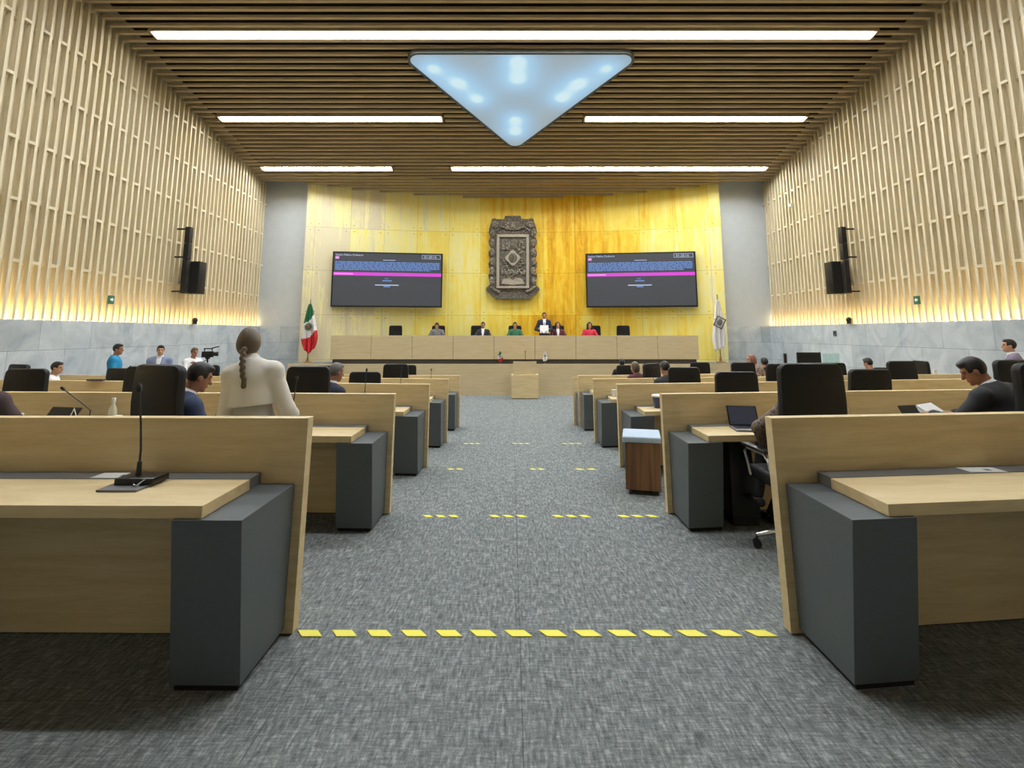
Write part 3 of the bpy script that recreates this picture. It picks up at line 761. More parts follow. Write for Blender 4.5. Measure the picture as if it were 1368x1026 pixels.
# ------------------------------------------------------------------ tape on the steps
def tape(row, xa, xb, n, lab, y, z):
    mb = MB(); s = (xb-xa)/n; w = .055
    for i in range(n):
        a = xa+i*s; mb.box(a, a+s*.58, -w/2, w/2, 0, .003, T=Matrix(((1, -.75, 0, 0), (0, 1, 0, 0), (0, 0, 1, 0), (0, 0, 0, 1))))
    o = mb.build('hazard_tape', M['yellow'], None, smooth=False, loc=(0, y, z+.001)); tag(o, lab, 'tape', 'yellow tape on the step edges')
tape(1, -1.07, 1.38, 14, 'long dashed yellow tape across the aisle at the nearest step', 2.885, 0)
for (a, b, q) in ((-.78, -.44, 'leftmost'), (-.19, .17, 'second from the left'), (.37, .73, 'third from the left'), (.95, 1.33, 'rightmost')):
    tape(2, a, b, 3, 'short dashed yellow tape piece, %s of the four on the second step' % q, 4.93, fl(2))
for (a, b, q) in ((-.82, -.58, 'left'), (.24, .44, 'middle'), (.82, 1.12, 'right')):
    tape(3, a, b, 2, 'worn short yellow tape piece, %s of the three on the third step' % q, 7.0, fl(3))
for (a, b, q) in ((-.80, -.50, 'left'), (.02, .32, 'middle'), (.85, 1.2, 'right')):
    tape(4, a, b, 3, 'faint yellow tape piece, %s one on the fourth step' % q, 9.12, fl(4))

# ------------------------------------------------------------------ people: smooth bodies grown from limbs
class Sdf:
    def __init__(s): s.p = []; s.cut = []; s.late = None
    def rc(s, a, b, ra, rb, k=.02): s.p.append(('c', np.array(a, float), np.array(b, float), ra, rb, k)); return s
    def el(s, c, r, k=.02, rot=None): s.p.append(('e', np.array(c, float), np.array(r, float), rot, 0, k)); return s
    def sub(s, *a): s.cut.append(a); return s
    @staticmethod
    def dist(q, P):
        if q[0] == 'c':
            a, b, ra, rb = q[1], q[2], q[3], q[4]; d = b-a; L = max(float(d@d), 1e-9)
            t = np.clip(((P-a)@d)/L, 0, 1); return np.linalg.norm(P-a-t[..., None]*d, axis=-1)-(ra+(rb-ra)*t)
        if q[0] == 'b':
            X = P-q[1]
            if q[3] is not None: X = X@q[3]
            X = np.abs(X)-q[2]; return np.linalg.norm(np.maximum(X, 0), axis=-1)+np.minimum(X.max(-1), 0)
        X = P-q[1]
        if q[3] is not None: X = X@q[3]
        k0 = np.linalg.norm(X/q[2], axis=-1); k1 = np.linalg.norm(X/q[2]**2, axis=-1)+1e-9
        return k0*(k0-1)/k1
    def mesh(s, name, h, mats, parent, paint=None):
        lo = np.full(3, 1e9); hi = -lo; bb = []
        for q in s.p:
            if q[0] == 'c': r = max(q[3], q[4]); a = np.minimum(q[1], q[2])-r; b = np.maximum(q[1], q[2])+r
            else: r = q[2].max() if q[3] is not None else q[2]; a = q[1]-r; b = q[1]+r
            bb.append((a, b)); lo = np.minimum(lo, a); hi = np.maximum(hi, b)
        lo = lo-4*h; hi = hi+4*h; n = np.ceil((hi-lo)/h).astype(int)+1
        D = np.full(n, .3, np.float32)
        ax = [lo[i]+h*np.arange(n[i]) for i in range(3)]
        def carve():
            P = np.stack(np.meshgrid(*ax, indexing='ij'), -1)
            for q in s.cut: D[...] = np.maximum(D, -s.dist(q, P))
        late = len(s.p) if s.late is None else s.late
        for iq, (q, (a, b)) in enumerate(zip(s.p, bb)):
            if iq == late: carve()
            k = q[5]; m = k+2.5*h
            i0 = np.maximum(((a-m-lo)/h).astype(int), 0); i1 = np.minimum(((b+m-lo)/h).astype(int)+2, n)
            P = np.stack(np.meshgrid(*[ax[i][i0[i]:i1[i]] for i in range(3)], indexing='ij'), -1)
            d = s.dist(q, P); sl = tuple(slice(i0[i], i1[i]) for i in range(3)); e = D[sl]
            hh = np.maximum(k-np.abs(e-d), 0)/max(k, 1e-6)
            D[sl] = np.minimum(e, d)-hh*hh*k*.25
        if late >= len(s.p): carve()
        ins = D < 0
        c8 = [ins[i:n[0]-1+i, j:n[1]-1+j, k:n[2]-1+k] for i in (0, 1) for j in (0, 1) for k in (0, 1)]
        tot = sum(c.astype(np.int8) for c in c8); act = (tot > 0) & (tot < 8)
        acc = np.zeros(act.shape+(3,), np.float32); cnt = np.zeros(act.shape, np.float32)
        for axis in range(3):
            o = [x for x in range(3) if x != axis]
            for u in (0, 1):
                for v in (0, 1):
                    A = [0, 0, 0]; A[o[0]] = u; A[o[1]] = v; B = list(A); B[axis] = 1
                    da = D[A[0]:n[0]-1+A[0], A[1]:n[1]-1+A[1], A[2]:n[2]-1+A[2]]; db = D[B[0]:n[0]-1+B[0], B[1]:n[1]-1+B[1], B[2]:n[2]-1+B[2]]
                    x = (da < 0) != (db < 0); t = np.where(x, da/np.where(x, da-db, 1), 0)
                    for ch in range(3): acc[..., ch] += np.where(x, A[ch]+(t if ch == axis else 0), 0)
                    cnt += x
        idx = -np.ones(act.shape, int); w = np.argwhere(act); idx[act] = np.arange(len(w))
        V = (w+acc[act]/np.maximum(cnt[act], 1)[:, None])*h+lo
        F = []
        for axis in range(3):
            o = [(axis+1) % 3, (axis+2) % 3]
            sa = [slice(None)]*3; sb = [slice(None)]*3; sa[axis] = slice(0, -1); sb[axis] = slice(1, None)
            A = ins[tuple(sa)]; B = ins[tuple(sb)]; e = np.argwhere(A != B)
            ok = (e[:, o[0]] > 0) & (e[:, o[1]] > 0) & (e[:, o[0]] < n[o[0]]-1) & (e[:, o[1]] < n[o[1]]-1); e = e[ok]
            def cell(du, dv):
                q = e.copy(); q[:, o[0]] -= du; q[:, o[1]] -= dv; return idx[q[:, 0], q[:, 1], q[:, 2]]
            q = np.stack([cell(1, 1), cell(0, 1), cell(0, 0), cell(1, 0)], 1)
            fl_ = ~A[e[:, 0], e[:, 1], e[:, 2]]; q[fl_] = q[fl_][:, ::-1]; F.append(q)
        F = np.concatenate(F); F = F[(F >= 0).all(1)]
        me = bpy.data.meshes.new(name); me.from_pydata(V.tolist(), [], F.tolist())
        for m in mats: me.materials.append(m)
        if paint is not None:
            C = V[F].mean(1); me.polygons.foreach_set('material_index', paint(C).astype(np.int32))
        me.polygons.foreach_set('use_smooth', np.ones(len(F), bool)); me.update()
        o = bpy.data.objects.new(name, me); COL.objects.link(o); o.parent = parent; return o

def rotm(yaw=0, pitch=0, roll=0): return np.array(Euler((R(pitch), R(roll), R(yaw)), 'YXZ').to_matrix())
def ik(S, W, a, b, hint):
    d = W-S; L = np.linalg.norm(d)
    if L > (a+b)*.995: W = S+d/L*(a+b)*.995; d = W-S; L = np.linalg.norm(d)
    u = d/L; x = (a*a-b*b+L*L)/(2*L); y = math.sqrt(max(a*a-x*x, 0)); hv = np.array(hint, float); hv = hv-u*(hv@u); hv /= np.linalg.norm(hv)
    return S+u*x+hv*y, W
def person(label, x, y, z, rz, s=1.0, seated=False, lean=0, side=0, twist=0, head=(0, 0, 0), hands=None, elbow=None, feet=None, top='charcoal', legs='black_cloth', skin='skin', hair='hair_black', style='short',
           collar=None, open_v=False, hem=None, skirt=False, res=.012, width=1.0, sleeve='long', tie=False, shoes='black_cloth', pads=0, hshift=0, seat=.53):
    t = thing('person', label, 'person', (x, y, z), rz)
    A = lambda *v: np.array(v, float)*s
    pz = (seat+.10)/s if seated else .94
    P = A(0, -.02 if seated else 0, pz)
    Rt = rotm(twist, -lean, side)           # lean tips the trunk forward
    tr = lambda a, b, c: P+Rt@A(a, b, c)
    neck = tr(0, .0, .525); sh = {i: tr(i*.165*width, 0, .455) for i in (-1, 1)}
    Rh = rotm(twist+head[0], -head[1], head[2]); hc = neck+(Rt@A(hshift, .015, .045))+Rh@A(0, .02, .112)
    HS = .93
    hd = lambda a, b, c: hc+Rh@A(a, b, c)*HS
    AH = lambda *v: A(*v)*HS
    hands = hands or {}
    arm = {}
    for i in (-1, 1):
        W = hands.get(i)
        if W is None: W = A(i*.20, .32, pz+.17) if seated else sh[i]+A(i*.06, .05, -.52)
        else: W = np.array(W, float)
        E, W = ik(sh[i], W, .285*s, .255*s, (elbow or {}).get(i, (i*.9, -.5, -.7))); arm[i] = (E, W)
    hip = {i: P+A(i*.095, 0, -.05) for i in (-1, 1)}; leg = {}
    for i in (-1, 1):
        if feet and i in feet: An = np.array(feet[i], float); K, An = ik(hip[i], An, .44*s, .43*s, (0, 1, .4)); leg[i] = (K, An)
        elif seated: K = hip[i]+A(i*.03, .43, .0); leg[i] = (K, np.array([K[0], K[1]-.02, .085*s]))
        else: K = hip[i]+A(i*.005, .02, -.43); leg[i] = (K, np.array([K[0], K[1]-.03, .085*s]))
    def torso(q, g, waist=True):
        g *= s
        q.el(tr(0, .01, .33), A(.155*width, .115, .20)+g, .05*s, Rt); q.el(tr(0, 0, .12), A(.145*width, .105, .17)+g, .06*s, Rt)
        q.rc(sh[-1], sh[1], .058*s+g, .058*s+g, .05*s); [q.rc(tr(0, -.015, .515), sh[i], .045*s+g, .05*s+g, .04*s) for i in (-1, 1)]; q.el(tr(0, -.02, .42), A(.15*width, .09, .10)+g, .05*s, Rt)
        if waist: q.el(P, A(.165*width, .12, .13)+g, .06*s, Rt)
        return q
    def limbs(q, g, cuff=1.0):
        for i in (-1, 1):
            E, W = arm[i]; W2 = E+(W-E)*cuff
            q.rc(sh[i], E, .054*s+g, .043*s+g, .03*s)
            if cuff > 0: q.rc(E, W2, .043*s+g, .032*s+g, .02*s)
        return q
    def legsq(q, g, cuff=1.0):
        for i in (-1, 1):
            K, An = leg[i]; q.rc(hip[i], K, .082*s+g, .058*s+g, .04*s); q.rc(K, K+(An-K)*cuff, .056*s+g, .040*s+g, .03*s)
        return q
    # body: one continuous surface
    b = Sdf(); torso(b, -.012); limbs(b, -.006); legsq(b, -.008)
    b.rc(tr(0, -.01, .47), hd(0, -.02, -.07), .055*s, .052*s, .03*s)
    b.el(hd(0, -.01, .025), AH(.075, .094, .10), .02*s, Rh); b.el(hd(0, .022, -.052), AH(.055, .068, .065), .03*s, Rh)
    b.rc(hd(0, .088, .012), hd(0, .108, -.022), .010*s, .014*s, .012*s); b.el(hd(0, .075, .035), AH(.05, .02, .012), .015*s, Rh)
    b.el(hd(0, .085, -.058), AH(.022, .014, .012), .008*s, Rh); b.el(hd(0, .075, -.095), AH(.022, .02, .018), .015*s, Rh)
    for i in (-1, 1):
        b.el(hd(i*.077, -.008, -.002), AH(.010, .022, .032), .008*s, Rh)
        E, W = arm[i]; d = (W-E)/np.linalg.norm(W-E)
        u = np.cross(d, (0, 0, 1.)); u = u/np.linalg.norm(u)*(-i); nn = np.cross(u, d)*(-i); nn = nn if nn[2] < 0 else -nn
        Rm = np.stack([u, d, nn], 1)
        b.el(W+d*.05*s, A(.040, .055, .019), .015*s, Rm)
        for j, (off, L) in enumerate(((.029, .066), (.010, .076), (-.010, .070), (-.028, .055))):
            r0 = W+(d*.088+u*off)*s; r1 = r0+(d*.80+nn*.35+u*off*1.5)*L*.55*s; r2 = r1+(d*.45+nn*.85)*L*.5*s
            b.rc(r0, r1, .0092*s, .0085*s, .004*s); b.rc(r1, r2, .0085*s, .0072*s, .003*s)
        t0 = W+(d*.025+u*.034)*s; t1 = t0+(d*.5+u*.6+nn*.35)*.045*s; t2 = t1+(d*.85+nn*.3)*.032*s
        b.rc(t0, t1, .013*s, .0105*s, .012*s); b.rc(t1, t2, .0105*s, .008*s, .004*s)
        An = leg[i][1]; b.rc(An+A(0, -.03, -.045), An+A(0, .13, -.055), .033*s, .026*s, .03*s)
    def paint(C):
        Q = (C-hc)@Rh/(s*HS); m = np.zeros(len(C), int)
        m[(np.abs(Q[:, 0]) < .024) & (Q[:, 1] > .07) & (np.abs(Q[:, 2]+.058) < .006)] = 1
        for i in (-1, 1):
            m[(((Q[:, 0]-i*.031)/.013)**2+((Q[:, 2]-.012)/.007)**2 < 1) & (Q[:, 1] > .05)] = 2
            m[(np.abs(Q[:, 0]-i*.033) < .017) & (np.abs(Q[:, 2]-.035) < .0028) & (Q[:, 1] > .05)] = 2
        return m
    body = b.mesh('body', res, [M[skin], M['lips'], M['eye']], t, paint)
    # trousers or skirt, shoes
    q = Sdf(); q.el(P, A(.170*width, .125, .13)+.006, .05, Rt); q.el(tr(0, 0, .10), A(.15*width, .11, .10)+.004, .05, Rt)
    if skirt: q.el(tr(0, 0, .19), A(.15*width, .108, .13)+.006, .05, Rt); q.rc(P, P+A(0, .0, -.42), .175*s, .16*s, .08); q.el(P+A(0, 0, -.2), A(.185, .15, .28), .08)
    else: legsq(q, .008, .96)
    q.mesh('skirt' if skirt else 'trousers', res*1.2, [M[legs]], t)
    for i in (-1, 1):
        An = leg[i][1]; q = Sdf(); q.rc(An+A(0, -.04, -.048), An+A(0, .145, -.058), .040*s, .030*s, .02); q.mesh('shoe', res*1.2, [M[shoes]], t)
    # top
    lap = tr(0, .155, .44), tr(0, .14, .20 if open_v else .36)
    if open_v or collar:
        q = Sdf(); torso(q, .006, False); q.rc(tr(0, 0, .48), tr(0, .0, .535)+(hd(0, 0, -.1)-neck)*.25, .066*s, .060*s, .02); 
        if hem is not None: q.cut.append(('b', tr(0, 0, hem-.48), np.array([.5, .6, .5])*s, Rt))
        q.mesh('shirt', res, [M[collar or 'white_cotton']], t)
        if tie:
            q = Sdf(); q.rc(tr(0, .125, .44), tr(0, .137, .22), .016*s, .026*s, .01); q.mesh('tie', res*.8, [M[tie]], t)
    q = Sdf(); torso(q, .016, hem is None)
    if hem is None: limbs(q, .013, 1.0 if sleeve == 'long' else .15)
    if pads:
        for i in (-1, 1): q.el(sh[i]+Rt@A(i*.004, -.01, .022), A(.058, .07, .042), .03, Rt)
        q.el(tr(0, -.01, .24), A(.185*width, .115, .16), .06, Rt)
    if hem is None: q.el(P+Rt@A(0, 0, -.06), A(.178*width, .135, .12), .05, Rt)
    q.cut.append(('c', tr(0, .0, .515), hd(0, -.01, -.03), (.058 if not collar else .064)*s, .085*s, 0))
    if open_v: q.cut.append(('c', tr(0, .10, .515), tr(0, .147, .20), .056*s, .010*s, 0))
    if hem is not None:
        q.cut.append(('b', tr(0, 0, hem-.5), np.array([.5, .6, .5])*s, Rt)); q.late = len(q.p); limbs(q, .013)
    q.mesh('jacket' if (open_v or collar) else 'top', res, [M[top]], t)
    # hair
    q = Sdf(); q.el(hd(0, -.014, .030), AH(.083, .100, .105), .02, Rh)
    if style == 'short':
        q.el(hd(0, .045, .10), AH(.055, .04, .022), .03*s, Rh)
        q.cut.append(('b', hd(0, .145, -.05), AH(.12, .10, .115), Rh)); q.cut.append(('b', hd(0, .06, -.10), AH(.2, .085, .105), Rh)); q.cut.append(('b', hd(0, 0, -.19), AH(.2, .2, .135), Rh))
    elif style == 'long':
        for i in (-1, 1): q.rc(hd(i*.062, -.02, .03), hd(i*.085, -.01, -.16), .045*s, .035*s, .03*s)
        q.el(hd(0, -.06, -.06), AH(.08, .05, .14), .04*s, Rh); q.cut.append(('b', hd(0, .155, -.05), AH(.058, .12, .115), Rh))
    elif style == 'braid':
        q.el(hd(0, -.045, -.02), AH(.085, .07, .09), .03*s, Rh)
        q.cut.append(('b', hd(0, .155, -.05), AH(.12, .11, .115), Rh))
        p0 = hd(0, -.11, -.07)
        for k in range(11):
            f = k/10; c = p0+np.array([(.006*(-1)**k)+.045*f, -.028-.075*math.sin(f*1.5), -.20*f])*s
            q.el(c, np.array([.021-.006*f, .018-.005*f, .021])*s, .010)
        q.rc(c, c+np.array([0, 0, -.05])*s, .014*s, .018*s, .01)
    elif style == 'bob':
        q.el(hd(0, -.035, -.03), AH(.092, .085, .11), .03*s, Rh); q.cut.append(('b', hd(0, .155, -.06), AH(.06, .12, .125), Rh))
    q.mesh('hair', res*.9, [M[hair]], t)
    return t
HH = lambda l, r: {-1: l, 1: r}
# second row
person('woman standing with back turned, cropped ivory blazer and long brown braid', -1.75, 3.68, -.11, 3, .955, lean=3, side=-5, hshift=-.045, head=(8, 16, -4), hands=HH((-.17, .27, 1.0), (.17, .25, 1.03)), elbow=HH((-.25, -.7, -.7), (.45, -.8, -.5)), pads=.035, top='ivory_wool', legs='grey_skirt', hair='hair_brown', style='braid', collar='ivory_wool', hem=.235, skirt=True, res=.008, width=.83)
person('seated man in a navy suit jacket beside the standing woman, looking down at a tablet', -2.60, 4.15, -.11, -38, .97, True, lean=10, side=3, head=(-8, 22, 4), hands=HH((-.12, .40, .80), (.16, .36, .80)), top='navy_wool', collar='white_cotton', open_v=True, skin='skin_dark', res=.008)
person('person in a dark brown jacket cut off by the left edge of the picture', -4.16, 4.22, -.11, 5, .95, True, lean=8, side=-8, head=(10, 10, -10), top='brown_jacket', skin='skin_dark', res=.011)
person('person in a dark lace jacket mostly hidden by the large high-back chair', 2.25, 4.20, -.11, 8, .90, True, lean=-2, side=0, head=(0, 14, 0), hands=HH((-.23, .14, .72), (.12, .34, .74)), elbow=HH((-1, -.1, 0), (1, -.4, -.5)), feet=HH((-.20, .34, .30), (.05, .55, .085)), top='lace', hair='hair_black', res=.008, skin='skin_dark')
person('man in a dark suit bent over his papers at the right edge of the picture', 3.95, 4.26, -.11, 24, .95, True, seat=.60, lean=15, side=-4, head=(30, 30, -4), hands=HH((-.26, .42, .93), (.06, .42, .92)), top='charcoal', collar='white_cotton', open_v=True, skin='skin_dark', res=.008, width=1.28, pads=.03)
# further rows, left
person('grey-haired man in a dark navy jacket leaning out beside his chair in the third row', -2.20, 6.27, -.22, -30, .945, True, lean=10, side=6, head=(-10, 10, 0), top='dark_navy', hair='hair_grey', collar='white_cotton', res=.011, skin='skin_dark')
person('dark-haired person in a white shirt seated on the left in the fourth row', -7.86, 9.12, -.33, -62, .90, True, lean=6, head=(-12, 6, 0), top='white_cotton', res=.013)
person('person in a bright blue shirt standing against the marble wall', -8.38, 11.25, -.44, -62, .985, head=(-14, 4, 0), top='blue_shirt', sleeve='short', hands=HH((-.12, .20, .98), (.14, .2, .98)), skin='skin_dark', res=.013, width=1.08)
person('man in a pale grey-blue suit standing against the marble wall', -8.12, 12.3, -.55, -158, 1.02, head=(10, 4, 0), top='greyblue_suit', legs='greyblue_suit', open_v=True, collar='white_cotton', res=.012, width=1.06)
person('camera operator in a white shirt behind a tripod by the marble wall', -7.78, 12.95, -.55, -112, .98, lean=4, head=(-10, 6, 0), hands=HH((.22, .38, 1.36), (.12, .36, 1.16)), top='white_cotton', skin='skin_dark', hair='hair_brown', res=.013)
# further rows, right
person('woman in a beige print top with auburn hair, bending over in the fifth row', 5.20, 10.88, -.44, 78, .91, False, lean=30, head=(0, 4, 0), top='beige_print', hair='hair_red', style='bob', res=.012)
person('dark-haired person leaning out beside a black chair in the fourth row', 2.53, 8.50, -.33, 8, .96, True, lean=8, side=-5, head=(6, 14, 0), top='charcoal', skin='skin_dark', res=.013)
person('person in the chair turned sideways in the fifth row on the right', 2.48, 10.55, -.44, 30, .94, True, lean=6, head=(8, 5, 0), top='wine_cloth', hair='hair_brown', style='bob', res=.014)
person('dark-haired person seated just beyond the beige print top', 6.05, 12.78, -.55, 0, 1.05, True, top='black_cloth', res=.014)
person('dark-haired person in grey above the leaning-back chair', 7.62, 11.36, -.44, 5, .99, True, head=(20, 14, 0), top='grey_cloth', res=.014)
person('person whose dark head shows above the small chair closest to the rostrum', 2.80, 13.58, -.55, 0, .97, True, top='black_cloth', res=.015)
person('man in a mauve-grey suit standing by the right marble wall, looking to the rostrum', 8.74, 9.3, -.33, 52, .99, head=(6, -2, 0), top='mauve_suit', legs='mauve_suit', collar='white_cotton', open_v=True, res=.012, width=1.08)
# at the rostrum, facing the rows
for x, y, lab, kw in ((-2.70, 19.12, 'dark-haired person in grey at the left of the rostrum', dict(top='grey_cloth', hair='hair_black', style='bob', head=(0, 22, 0), lean=8)),
                      (-1.05, 19.15, 'man in a dark suit and white shirt seated in the middle of the rostrum', dict(top='charcoal', open_v=True, collar='white_cotton', skin='skin_dark')),
                      (.11, 19.15, 'person in a green top at the centre of the rostrum', dict(top='green_cloth', style='bob', head=(0, 8, 0), lean=5)),
                      (1.66, 19.15, 'person in wine red seated beside the standing speaker', dict(top='wine_cloth', style='long', open_v=True, collar='white_cotton')),
                      (2.80, 19.15, 'person in bright red with dark hair at the rostrum', dict(top='red_cloth', style='long', lean=5))):
    person(lab, x, y, ZS, 180, 1.0, True, res=.016, **kw)
person('speaker in a dark suit standing at the rostrum and holding white papers', 1.16, 19.0, ZS, 180, 1.02, top='dark_navy', legs='dark_navy', open_v=True, collar='white_cotton', tie='greyblue_suit', skin='skin_dark', hands=HH((-.10, .27, 1.10), (.16, .25, 1.10)), res=.014)
t = thing('paper_sheets', 'white papers held by the standing speaker at the rostrum', 'papers', (1.14, 18.66, ZS+1.03))
for i in range(2):
    mb = MB(); mb.box(-.15+i*.05, .10+i*.05, -.004+i*.006, .0+i*.006, .0, .28, bev=.001, T=Matrix.Rotation(R(-12), 4, 'X')); mb.build('sheet', M['paper'], t, smooth=False)

# ------------------------------------------------------------------ things on the desks
def mic(label, x, y, z, lean=(0, .02, .44), first_base=False):
    t = thing('microphone', label, 'microphone', (x, y, z), 0, 'gooseneck microphones')
    mb = MB(); mb.box(-.075, .075, -.06, .06, 0, .035, bev=.008); mb.build('base', M['plastic'], t)
    a = Vector(lean); L = a.length
    pts = [Vector((0, 0, .03)), Vector((0, 0, .03+L*.30)), Vector((a.x*.35, a.y*.35, .03+a.z*.62)), Vector((a.x, a.y, .03+a.z))]
    mb = MB(); mb.tube(pts, [.007, .0055, .005, .005], 8); mb.tube([(0, 0, .03), (0, 0, .10)], [.013, .010], 10); mb.build('gooseneck', M['plastic'], t)
    d = (pts[3]-pts[2]).normalized(); mb = MB(); mb.tube([pts[3]-d*.004, pts[3]+d*.006, pts[3]+d*.03, pts[3]+d*.042], [.008, .013, .013, .006], 12); mb.build('mic_head', M['blackfab'], t)
    return t
TT = .768
# the near one with its control panel
t = mic('gooseneck microphone with a black base and panel on the nearest left desk', -1.835, 2.70, TT+.006, (-.07, .05, .40))
mb = MB(); mb.box(-.10, .09, -.135, .10, -.005, .004, bev=.001, T=Matrix.Identity(4)); pl = mb.build('desk_panel', M['greytop'], t, smooth=False); tag(pl, 'grey flush panel')
mb = MB(); mb.box(-.075, .11, -.055, .07, .004, .034, bev=.008); mb.build('console', M['plastic'], t)
mb = MB(); mb.tube([(.02, -.055, .02), (.04, -.085, .012), (.06, -.09, .012), (.07, -.055, .03)], .004, 6); mb.build('cable', M['chrome'], t)
for x, row, back, lean, lab in ((-1.97, 2, .16, (0, .05, .38), 'gooseneck microphone in front of the standing woman'), (-3.83, 2, .18, (-.26, .0, .30), 'gooseneck microphone bent towards the dark tablet on the left'),
                               (-1.92, 3, .16, (0, .05, .42), 'gooseneck microphone rising before the empty fourth-row chair'), (-1.90, 4, .16, (0, .05, .42), 'gooseneck microphone rising before the empty fifth-row chair'),
                               (-7.0, 4, .16, (0, .04, .40), 'gooseneck microphone against the marble wall beside the bright blue shirt'), (-1.70, 5, .16, (0, .05, .36), 'gooseneck microphone on the left desk closest to the rostrum'),
                               (-3.79, 4, .16, (0, .05, .36), 'gooseneck microphone in the fourth row beyond the grey-haired man'), (2.83, 1, .14, (.02, .05, .36), 'gooseneck microphone at the right edge on the nearest right desk'),
                               (2.46, 4, .16, (-.03, .05, .30), 'gooseneck microphone in the fourth row near the leaning dark-haired head')):
    mic(lab, x, rowY(row, x)-back, fl(row)+TT+.001, lean)
def sheet(label, x, y, z, w, d, rz=0):
    t = thing('paper_sheet', label, 'paper', (x, y, z), rz)
    mb = MB(); mb.box(-w/2, w/2, -d/2, d/2, 0, .0015); mb.build('page', M['paper'], t, smooth=False)
    mb = MB(); mb.box(w*.05, w*.22, -d*.2, d*.1, .0016, .002); mb.build('printed_mark', M['grey'], t, smooth=False); return t
sheet('white card lying on the grey tray of the nearest left desk', -2.03, rowY(1, -2.03)-.035, .7705, .23, .095)
sheet('white card lying on the grey tray of the nearest right desk', 2.53, rowY(1, 2.53)-.035, .7705, .20, .095)
def laptop(label, x, y, z, rz, ang=105, mat='laptop', w=.33):
    t = thing('laptop', label, 'laptop', (x, y, z), rz)
    mb = MB(); mb.box(-w/2, w/2, -.115, .115, 0, .014, bev=.004); b = mb.build('base', M['greytop'], t)
    mb = MB(); mb.box(-w/2+.02, w/2-.02, -.03, .09, .0141, .0155); mb.build('keyboard', M['plastic'], b, smooth=False)
    T = Matrix.Translation((0, .112, .014)) @ Matrix.Rotation(R(-(ang-90)), 4, 'X')
    mb = MB(); mb.box(-w/2, w/2, -.004, .006, 0, .185, T=T, bev=.002); l = mb.build('lid', M['plastic'], t)
    mb = MB(); mb.box(-w/2+.012, w/2-.012, -.0055, -.0042, .012, .175, T=T); mb.build('display', M[mat], l, smooth=False); return t
laptop('open laptop with a dark screen on the second-row desk beside the dark lace jacket', 2.08, rowY(2, 2.08)-.28, fl(2)+TT+.001, -8, 118, w=.26)
def tablet(label, x, y, z, rz, tilt_, mat, w=.26, h=.19):
    t = thing('tablet', label, 'tablet', (x, y, z), rz); T = Matrix.Rotation(R(-tilt_), 4, 'X')
    mb = MB(); mb.box(-w/2, w/2, 0, .009, .0, h, T=T, bev=.003); b = mb.build('case', M['plastic'], t)
    mb = MB(); mb.box(-w/2+.01, w/2-.01, -.0012, -.0002, .01, h-.01, T=T); mb.build('display', M[mat], t, smooth=False)
    T2 = Matrix.Translation((0, math.sin(R(tilt_))*h*.5, math.cos(R(tilt_))*h*.5)) @ Matrix.Rotation(R(35), 4, 'X')
    mb = MB(); mb.box(-w*.3, w*.3, .006, .011, -h*.62*(1 if tilt_ < 50 else .3), 0, T=T2); mb.build('stand', M['plastic'], t, smooth=False); return t
tablet('dark tablet standing tilted on the second-row desk at the left', -4.07, rowY(2, -4.07)-.30, fl(2)+TT+.002, -12, 34, 'plastic', .33, .21)
tablet('bright blue tablet on the desk before the man in navy', -2.50, rowY(2, -2.5)-.40, fl(2)+TT+.002, -10, 26, 'tablet', .20, .215)
tablet('dark tablet leaning before the man in the dark suit', 3.68, rowY(2, 3.68)-.36, fl(2)+TT+.002, 16, 30, 'plastic', .23, .21)
t = thing('paper_stack', 'white papers under the hands of the man in the dark suit', 'papers', (3.86, rowY(2, 3.86)-.33, fl(2)+TT+.085), 20)
t.rotation_euler = (R(32), 0, R(16))
for i in range(3):
    mb = MB(); mb.box(-.11+i*.012, .10+i*.012, -.14, .14, .001+i*.012, .012+i*.012, T=Matrix.Rotation(R(i*6-6), 4, 'Z')); mb.build('sheet', M['paper'], t, smooth=False)
t = thing('tent_card', 'small folded white card standing beside the tilted dark tablet', 'card', (-3.85, rowY(2, -3.85)-.34, fl(2)+TT+.001), 39)
mb = MB(); mb.prism([(-.06, 0), (0, .19), (.06, 0), (.054, 0), (0, .178), (-.054, 0)], -.05, .05); mb.build('folded_sheet', M['paper'], t, smooth=False)
def bottle(label, x, y, z):
    t = thing('bottle', label, 'bottle', (x, y, z))
    mb = MB(); mb.lathe([(.030, 0), (.034, .01), (.034, .13), (.030, .16), (.015, .20), (.013, .225)], 20); mb.build('body', M['bottle'], t)
    mb = MB(); mb.lathe([(.016, .225), (.016, .255), (.013, .257)], 16); mb.build('cap', M['white'], t)
    mb = MB(); mb.lathe([(.0345, .05), (.0345, .11)], 20); mb.build('wrapper', M['bottle'], t)
bottle('clear water bottle with a white cap on the second-row desk', -3.62, rowY(2, -3.62)-.18, fl(2)+TT+.001)
def cup(label, x, y, z, h=.10, r=.036, mat='white', lid=None):
    t = thing('cup', label, 'cup', (x, y, z))
    mb = MB(); mb.lathe([(r*.75, 0), (r, h), (r*.93, h), (r*.7, .006)], 20); mb.build('body', M[mat], t)
    mb = MB()
    if lid: mb.lathe([(r*1.06, h-.002), (r*1.08, h+.018), (r*.9, h+.024)], 20); mb.build('lid', M[lid], t)
    else: mb.lathe([(r*1.02, h-.008), (r*1.05, h-.002), (r*.93, h-.001)], 20); mb.build('rim', M[mat], t)
cup('white cup on the second-row desk beside the brown jacket', -4.42, rowY(2, -4.42)-.28, fl(2)+TT+.001, .13, .045)
cup('small white cup beside the clear water bottle', -3.49, rowY(2, -3.49)-.28, fl(2)+TT+.001, .12, .03)
cup('green-capped cup behind the nearest left desk, beside the standing woman', -2.02, rowY(2, -2.02)-.24, fl(2)+TT+.001, .13, .03, 'bottle', 'mint')
